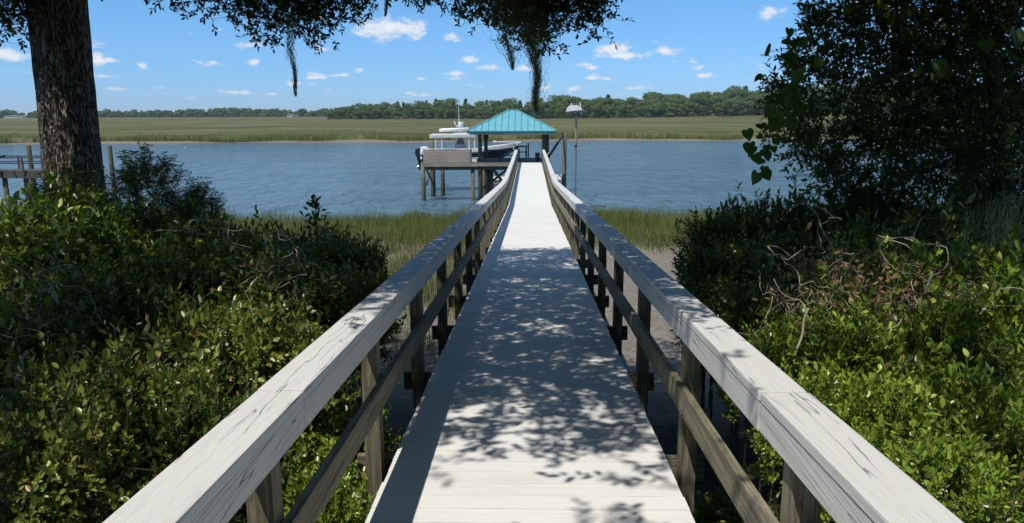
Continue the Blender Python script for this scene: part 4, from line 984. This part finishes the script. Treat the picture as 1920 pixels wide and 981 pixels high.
def boat():
    yc = 56.3; xs0, L_ = -8.15, 7.4; g0 = EYE-2.775
    r = empty('motorboat', (-4.5, yc, g0-1.1), 'white topped dark hulled motorboat raised on the lift beside the pavilion', 'boat')
    def st(t):
        b = 1.18*(1-max(0, (t-.42)/.58)**2.4)*(1-.06*(1-t)); gun = g0+.02+.56*t**2.2; kee = g0-1.02+.05*t+(0 if t < .6 else 1.28*((t-.6)/.4)**2.1)
        kee = min(kee, gun-.34); return xs0+L_*t, max(b, .015), gun, kee
    m, stripe, gw, n = MB(), MB(), MB(), 26; rows, srows, grow = [], [], []
    for i in range(n+1):
        x, b, gun, k = st(i/n); c = k+.32*(gun-k)
        rake = .0
        pts = [(0,k),(.78*b,c),(b*.97,gun-.32)]
        rows.append([m.bm.verts.new((x,yc+s*p,z)) for s, p, z in [(-1,*q) for q in pts[::-1]]+[(1,*q) for q in pts[1:]]])
        srows.append([[stripe.bm.verts.new((x,yc+s*p,z)) for p, z in ((b*.97,gun-.32),(b*1.02,gun-.24),(b*1.03,gun),(max(b-.16,.0),gun+.02),(max(b-.18,0),gun-.55*(1-i/n)-.02))] for s in (-1,1)])
    for a, b in zip(rows, rows[1:]):
        for k in range(4): m.bm.faces.new((a[k],a[k+1],b[k+1],b[k]))
    m.bm.faces.new(rows[0])
    for a, b in zip(srows, srows[1:]):
        for s in (0,1):
            for k in range(4): stripe.bm.faces.new((a[s][k],a[s][k+1],b[s][k+1],b[s][k]))
    m.build('hull', HULL, r, smooth=False); stripe.build('gunwale', WHITE, r)
    MB().box(xs0+.05, xs0+5.0, yc-1.0, yc+1.0, g0-.55, g0-.48).build('deck', WHITE, r)
    MB().poly([(xs0+4.3,g0-.45),(xs0+4.3,g0+.05),(xs0+6.0,g0+.32),(xs0+6.0,g0-.2)], (yc-.45,yc+.45)).build('bow_deck', WHITE, r)
    MB().box(xs0, xs0+.12, yc-1.05, yc+1.05, g0-.6, g0+.0).build('transom', WHITE, r)
    MB().poly([(xs0+.0,g0-.0),(xs0+.0,g0+.30),(xs0+.42,g0+.30),(xs0+.62,g0+.0)], (yc-.9,yc-.1)).build('stern_seat', WHITE, r, bevel=.03)
    def X(px): return W(px, 260, yc).x
    def Z(py): return W(860, py, yc).z
    con = MB().poly([(X(852),g0-.48),(X(874),g0-.48),(X(874),Z(272)),(X(869),Z(260)),(X(859),Z(260)),(X(854),Z(272))], (yc-.42,yc+.42)).build('console', plain('grey console', (.45,.49,.54), .35), r, bevel=.02)
    MB().poly([(X(857),Z(270)),(X(872),Z(270)),(X(868),Z(259)),(X(860),Z(259))], (yc-.43,yc-.425)).build('windshield', plain('smoked glass', (.12,.15,.19), .1), con)
    MB().tube([(X(856),yc-.44,Z(283)),(X(857),yc-.44,Z(275)),(X(870),yc-.44,Z(275)),(X(871),yc-.44,Z(283))], .022, 8).build('grab_rail', WHITE, con)
    MB().box(X(827),X(838),yc-.4,yc+.4,g0-.45,Z(279)).box(X(828),X(832.5),yc-.4,yc+.4,Z(279)+.003,Z(268)).build('helm_seat', WHITE, r, bevel=.03)
    MB().box(X(806),X(838),yc-.85,yc-.42,g0-.45,Z(281)).build('side_seat', WHITE, r, bevel=.03)
    MB().box(X(808.5),X(893),yc-1.0,yc+1.0,Z(256),Z(251.5)).build('canopy', GREYP, r, bevel=.02)
    fr = MB()
    for yy in (yc-.98, yc+.98): fr.tube([(X(808),yy,Z(257)),(X(894),yy,Z(257))], .035, 8)
    for px in (812, 830, 850, 872, 892): fr.tube([(X(px),yc-.98,Z(257)),(X(px),yc+.98,Z(257))], .025, 8)
    fr.build('canopy_frame', STEEL, r)
    for px in (819.5, 831, 881, 891.5):
        for sy in (-1, 1):
            MB().tube([(X(px+.3),yc+sy*.95,g0-.02),(X(px),yc+sy*.93,Z(257))], .03, 8).build('canopy_pole', WHITE, r)
    for sy in (-1, 1): MB().tube([(X(851),yc+sy*.5,g0),(X(856),yc+sy*.5,Z(257))], .025, 8).tube([(X(877),yc+sy*.5,g0),(X(871),yc+sy*.5,Z(257))], .025, 8).build('console_pole', STEEL, r)
    MB().tube([(X(825),yc-.35,Z(244.5)),(X(830),yc-.35,Z(244)),(X(880),yc-.35,Z(241.5))], [.10,.125,.115], 12).build('rolled_cover', WHITE, r, smooth=True)
    rk = MB()
    for px in (853,858,863,868,873): rk.tube([(X(px-3),yc-.35,Z(251)),(X(px+2),yc-.35,Z(246))], .02, 6)
    rk.tube([(X(850),yc-.35,Z(251)),(X(885),yc-.35,Z(250))], .03, 6).build('rod_holders', STEEL, r)
    MB().tube([(X(864.5),yc,Z(240)),(X(864.5),yc,Z(237.5)),(X(864.5),yc,Z(237.4)),(X(864.5),yc,Z(230)),(X(864.5),yc,Z(229))], [.06,.06,.21,.22,.15], 16).build('radar_dome', WHITE, r, smooth=False)
    MB().tube([(X(862),yc,Z(251)),(X(866),yc,Z(240))], .04, 8).tube([(X(868),yc,Z(251)),(X(864),yc,Z(240))], .04, 8).build('radar_mast', WHITE, r)
    MB().tube([(X(862),yc-.2,Z(238)),(X(857),yc-.2,Z(236.5)),(X(854),yc-.2,Z(233)),(X(853.5),yc-.2,Z(228))], .035, 8).build('horn', WHITE, r, smooth=True)
    MB().tube([(X(860.5),yc+.3,Z(252)),(X(860.5),yc+.3,Z(225)),(X(860.2),yc+.3,Z(187))], [.03,.022,.012], 8).build('antenna', WHITE, r)
    MB().tube([(X(928),yc-.6,Z(265.5)),(X(968),yc-.3,Z(266.5))], .03, 8).ball((X(928),yc-.6,Z(265.5)), .09, 1.3, 1, .9).build('boat_hook', WHITE, r)
    MB().poly([(X(966),Z(272)),(X(977),Z(268)),(X(976),Z(265.5)),(X(968),Z(266))], (yc-.1,yc+.1)).build('anchor_roller', WHITE, r)
    mo = MB().poly([(X(779),Z(279)),(X(787),Z(277)),(X(790),Z(280)),(X(790),Z(292)),(X(781),Z(295)),(X(778),Z(288))], (yc-.28,yc+.28)).build('outboard_motor', BLACK, r, bevel=.04)
    MB().poly([(X(781),Z(295)),(X(789),Z(293)),(X(788.5),Z(309)),(X(787),Z(320)),(X(785.5),Z(320)),(X(783.5),Z(308))], (yc-.07,yc+.07)).box(X(782),X(791),yc-.16,yc+.16,Z(310),Z(309)).build('lower_unit', BLACK, mo)
    pr = MB()
    for k in range(3):
        a = k*2.094+.4; c = Vector((X(783), yc, Z(314))); pr.bar(c, c+Vector((0, math.cos(a)*.2, math.sin(a)*.2)), .02, .1, (1,.4,0))
    pr.build('propeller', STEEL, mo)
boat()
def lift():
    r = empty('boat_lift', (-5.6, 52, 0), 'boat lift of tall pilings and cross beams carrying the motorboat', 'boat lift')
    for px, y, top in ((793.5,49.75,ZP-.04), (811.5,52.0,W(811,262,52.0).z), (830,53.4,ZP-.55), (900,53.65,ZP-.1)):
        x = W(px, 330, y).x
        MB().tube([(x,y,-3),(x,y,1.4),(x,y,top)], [.17,.15,.13], 14).build('piling', weathered('green piling', 'z', (.10,.11,.06), (.22,.23,.15), .6) if px < 800 else PILE, r, smooth=True)
    xa, xb = W(795,300,49.75).x, W(811,300,52.0).x
    MB().bar((xa+.1,49.85,1.0), (xb,51.9,ZP-.3), .05, .15).build('brace', PILE, r)
    MB().bar((xa+.1,49.95,ZP-.4), (xb,51.9,.9), .05, .16).build('brace', PILE, r)
    for px, y in ((813,54.9),(812,57.9),(908,54.9),(908,57.9)):
        x = W(px, 330, y).x; MB().tube([(x,y,-3),(x,y,ZP+(.9 if px < 850 else .2))], [.15,.13], 12).build('piling', PILE, r, smooth=True)
    for px in (835, 905):
        x = W(px, 310, 56.3).x; MB().box(x-.08, x+.08, 54.8, 58.0, 1.55, 1.72).build('cradle_beam', STEEL, r)
        for y in (55.9, 56.7): MB().box(x-.5, x+.5, y-.07, y+.07, 1.725, 2.16).build('bunk', PILE, r)
    MB().box(W(822,310,53.4).x, W(836,310,53.4).x, 53.25, 53.55, ZP-.66, ZP-.53).build('bracket', PILE, r)
    MB().box(W(884,300,50.6).x, W(894,300,50.6).x, 50.55, 50.9, ZP-.02, ZP+.14).build('motor_box', WHITE, r)
lift()
def furniture():
    r = empty('railing', (-2, 50.4, ZP), 'dark blue railing along the boat slip under the pavilion', 'railing')
    x0, x1 = -3.1, W(975,280,50.4).x
    for h, t in ((.70,.10),(.38,.07)): MB().box(x0, x1, 50.38, 50.42, ZP+h, ZP+h+t).build('rail', NAVY, r)
    for x in (x0, (x0+x1)/2-.2, x1-.1): MB().box(x, x+.09, 50.28, 50.375, ZP, ZP+.82).build('post', NAVY, r)
    x0, x1 = W(968,280,54.3).x, W(988.5,280,54.3).x
    t = empty('bench', (x0, 54.3, ZP), 'dark blue high bench at the back of the pavilion deck', 'bench')
    MB().box(x0, x1, 54.0, 54.6, ZP+.80, ZP+.88).build('top', NAVY, t); MB().box(x0, x1, 54.1, 54.5, ZP+.40, ZP+.46).build('shelf', NAVY, t)
    for x in (x0+.03, x1-.13):
        for y in (54.02, 54.5): MB().box(x, x+.1, y, y+.08, ZP, ZP+.798).build('leg', NAVY, t)
    x = W(990.5,280,54.9).x
    c = MB().box(x-.05, x+.05, 54.85, 54.95, ZP, ZP+1.0).box(x-.1, x+.1, 54.8, 55.0, ZP+1.002, ZP+1.03); meta(c.build('rail_post', NAVY, None, origin=(x,54.9,ZP)), 'thin dark blue post standing right of the bench at the pier end', 'post')
    x0, x1 = W(1003.5,290,50.6).x, W(1012,290,50.6).x
    b = empty('storage_box', (x0, 50.6, ZP), 'dark green storage box on the pier beside the right handrail end', 'box')
    MB().box(x0, x1, 50.4, 50.9, ZP, ZP+.52).build('body', plain('dark green box', (.04,.05,.04), .6), b, bevel=.01); MB().box(x0-.02, x1+.02, 50.38, 50.92, ZP+.523, ZP+.58).build('lid', BLACK, b, bevel=.01)
    # floating dock, ladder
    f = empty('floating_dock', (0, 61, .3), 'low white edged floating dock on the water behind the pier', 'floating dock')
    x0, x1 = W(921,340,60).x, W(1052,340,60).x
    MB().box(x0, x1, 59.9, 62.6, .42, .50).build('decking', PAINT, f); MB().box(x0+.05, x1-.05, 59.95, 62.5, .12, .417).build('float', DECKW, f)
    xl = W(1049,335,60.2).x
    l = MB()
    for s in (-.13, .13): l.tube([(xl+s,59.85,-.3),(xl+s,59.85,.75),(xl+s,59.95,.9),(xl+s,60.25,.9),(xl+s,60.3,.5)], .022, 8)
    for k in range(3): l.tube([(xl-.13,59.85,-.1+k*.28),(xl+.13,59.85,-.1+k*.28)], .02, 6)
    meta(l.build('ladder', STEEL, None, origin=(xl,59.9,.5)), 'small swim ladder with looped handles on the right end of the floating dock', 'ladder')
    bx = W(1040,333,59.9).x; meta(MB().box(bx-.3,bx+.25,60.4,60.9,.503,.80).build('dock_box', WHITE, None, bevel=.02, origin=(bx,60.6,.5)), 'white dock box on the right end of the floating dock', 'box')
    x = W(1058,300,56).x; zt = W(1058,250,56).z
    p = MB().tube([(x,56,-3),(x,56,.8),(x,56,zt-.12),(x,56,zt)], [.19,.18,.165,.12], 16)
    meta(p.build('mooring_piling', weathered('mooring wood', 'z', (.12,.105,.085), (.27,.24,.20), .2), None, smooth=True, origin=(x,56,0)), 'tall grey brown piling standing right of the pavilion', 'piling')
    d = MB().bar((x-.1,55.9,zt-.1), (W(1027,300,53).x,53.2,W(1027,297,53.2).z), .10, .15).tube([(x-.25,55.9,zt-.05),(x-.05,55.9,zt+.03),(x+.15,56,zt-.2)], .05, 8)
    meta(d.build('davit_boom', ROPE, None, origin=(x,56,zt-.1)), 'dark diagonal boom running from the tall piling down to the pavilion', 'boom')
    # birdhouse on a pole
    y = 44.0; x = W(1079.5,300,y).x; k = y/1415
    h = empty('birdhouse', (x, y, 0), 'white birdhouse with a sloping roof on top of a tall thin pole', 'birdhouse')
    def Z(py): return W(1080, py, y).z
    def X(px): return W(px, 205, y).x
    MB().tube([(x,y,-2),(x,y,Z(268))], [.05,.05], 10).build('pole', weathered('grey pole', 'z', (.12,.12,.11), (.24,.24,.22), .1), h)
    MB().tube([(x,y,Z(268)),(x,y,Z(213))], [.065,.06], 10).build('upper_pole', weathered('pale pole', 'z', (.22,.21,.18), (.38,.36,.31), .1), h)
    MB().tube([(x,y,Z(275)),(x,y,Z(272))], [.09,.09], 10).build('collar', BLACK, h)
    MB().poly([(X(1061.5),Z(209.5)),(X(1065),Z(201)),(X(1069),Z(198)),(X(1082),Z(197.5)),(X(1087),Z(201)),(X(1092.5),Z(206.5))], (y-.42,y+.42)).build('roof', WHITE, h, bevel=.01)
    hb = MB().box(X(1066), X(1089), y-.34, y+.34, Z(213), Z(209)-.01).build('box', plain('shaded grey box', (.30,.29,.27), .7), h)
    for px in (1069, 1075, 1081, 1086): MB().tube([(X(px),y-.345,Z(211.3)),(X(px),y-.352,Z(211.3))], .035, 10).build('entrance', BLACK, hb)
    for px, t in ((1071.5, 193), (1088, 191.5)): MB().tube([(X(px),y-.1,Z(201.5)),(X(px-.5),y-.1,Z(t))], [.035,.02], 8).build('spike', WHITE, h)
    MB().box(X(1087), X(1091.5), y-.12, y+.12, Z(214.5), Z(210)).build('side_cup', WHITE, h)
    MB().box(X(1083.3)-.12, X(1083.3)+.10, y-.10, y+.10, Z(216.5), Z(213)-.003).build('bracket', BLACK, h) if False else None
    MB().tube([(X(1067),y,Z(212)),(X(1066),y,Z(218))], [.06,.02], 8).build('hanging_cord', BLACK, h)
    MB().tube([(X(1089),y-.1,Z(193)),(X(1092),y-.1,Z(191))], [.02,.012], 6).tube([(X(1088),y-.1,Z(192.5)),(X(1083),y-.1,Z(191.5))], [.02,.012], 6).build('wind_vane', BLACK, h)
furniture()

def neighbour():
    Y = 43; a = W(-60,318,Y); zt = 2.55
    r = empty('wooden_dock', (a.x, Y, 0), 'old weathered wooden dock with railings at the far left behind the oak trunk', 'dock')
    x0, x1 = a.x-8, W(98,318,Y).x
    MB().box(x0, x1, Y, Y+1.7, zt-.06, zt).build('decking', DARKW, r)
    MB().box(x0, x1, Y-.03, Y+.02, zt-.42, zt-.065).build('rim_beam', DARKW, r)
    for yy in (Y-.07, Y+1.7):
        for h in (.78, .45): MB().bar((x0,yy,zt+h), (x1,yy,zt+h), .05, .09 if h > .8 else .07).build('rail', DARKW, r)
        x = x1-.2
        while x > x0:
            MB().box(x-.05, x+.05, yy-.04-.05, yy-.03, zt-.3, zt+.76).build('post', DARKW, r); x -= 1.45
    for px in (8, 48, 88):
        for yy in (Y+.3, Y+1.4):
            x = W(px,330,yy).x; MB().tube([(x,yy,-2),(x,yy,zt-.07)], .14, 12).build('piling', DARKW, r, smooth=True)
    MB().bar((W(-10,300,Y-2).x,Y-2.5,zt+.75), (W(12,300,Y).x,Y-.1,zt+.9), .06, .12).build('rail', DARKW, r)
    for px, py, y, lab in ((53,271,46,'dark round topped piling of the old dock at the far left'), (205,272,47,'lone dark piling in the water just right of the oak trunk')):
        p = W(px, py, y); o = MB().tube([(p.x,y,-2),(p.x,y,p.z-.1),(p.x,y,p.z)], [.16,.14,.08], 12); meta(o.build('mooring_piling', PILE, None, smooth=True, origin=(p.x,y,0)), lab, 'piling')
neighbour()
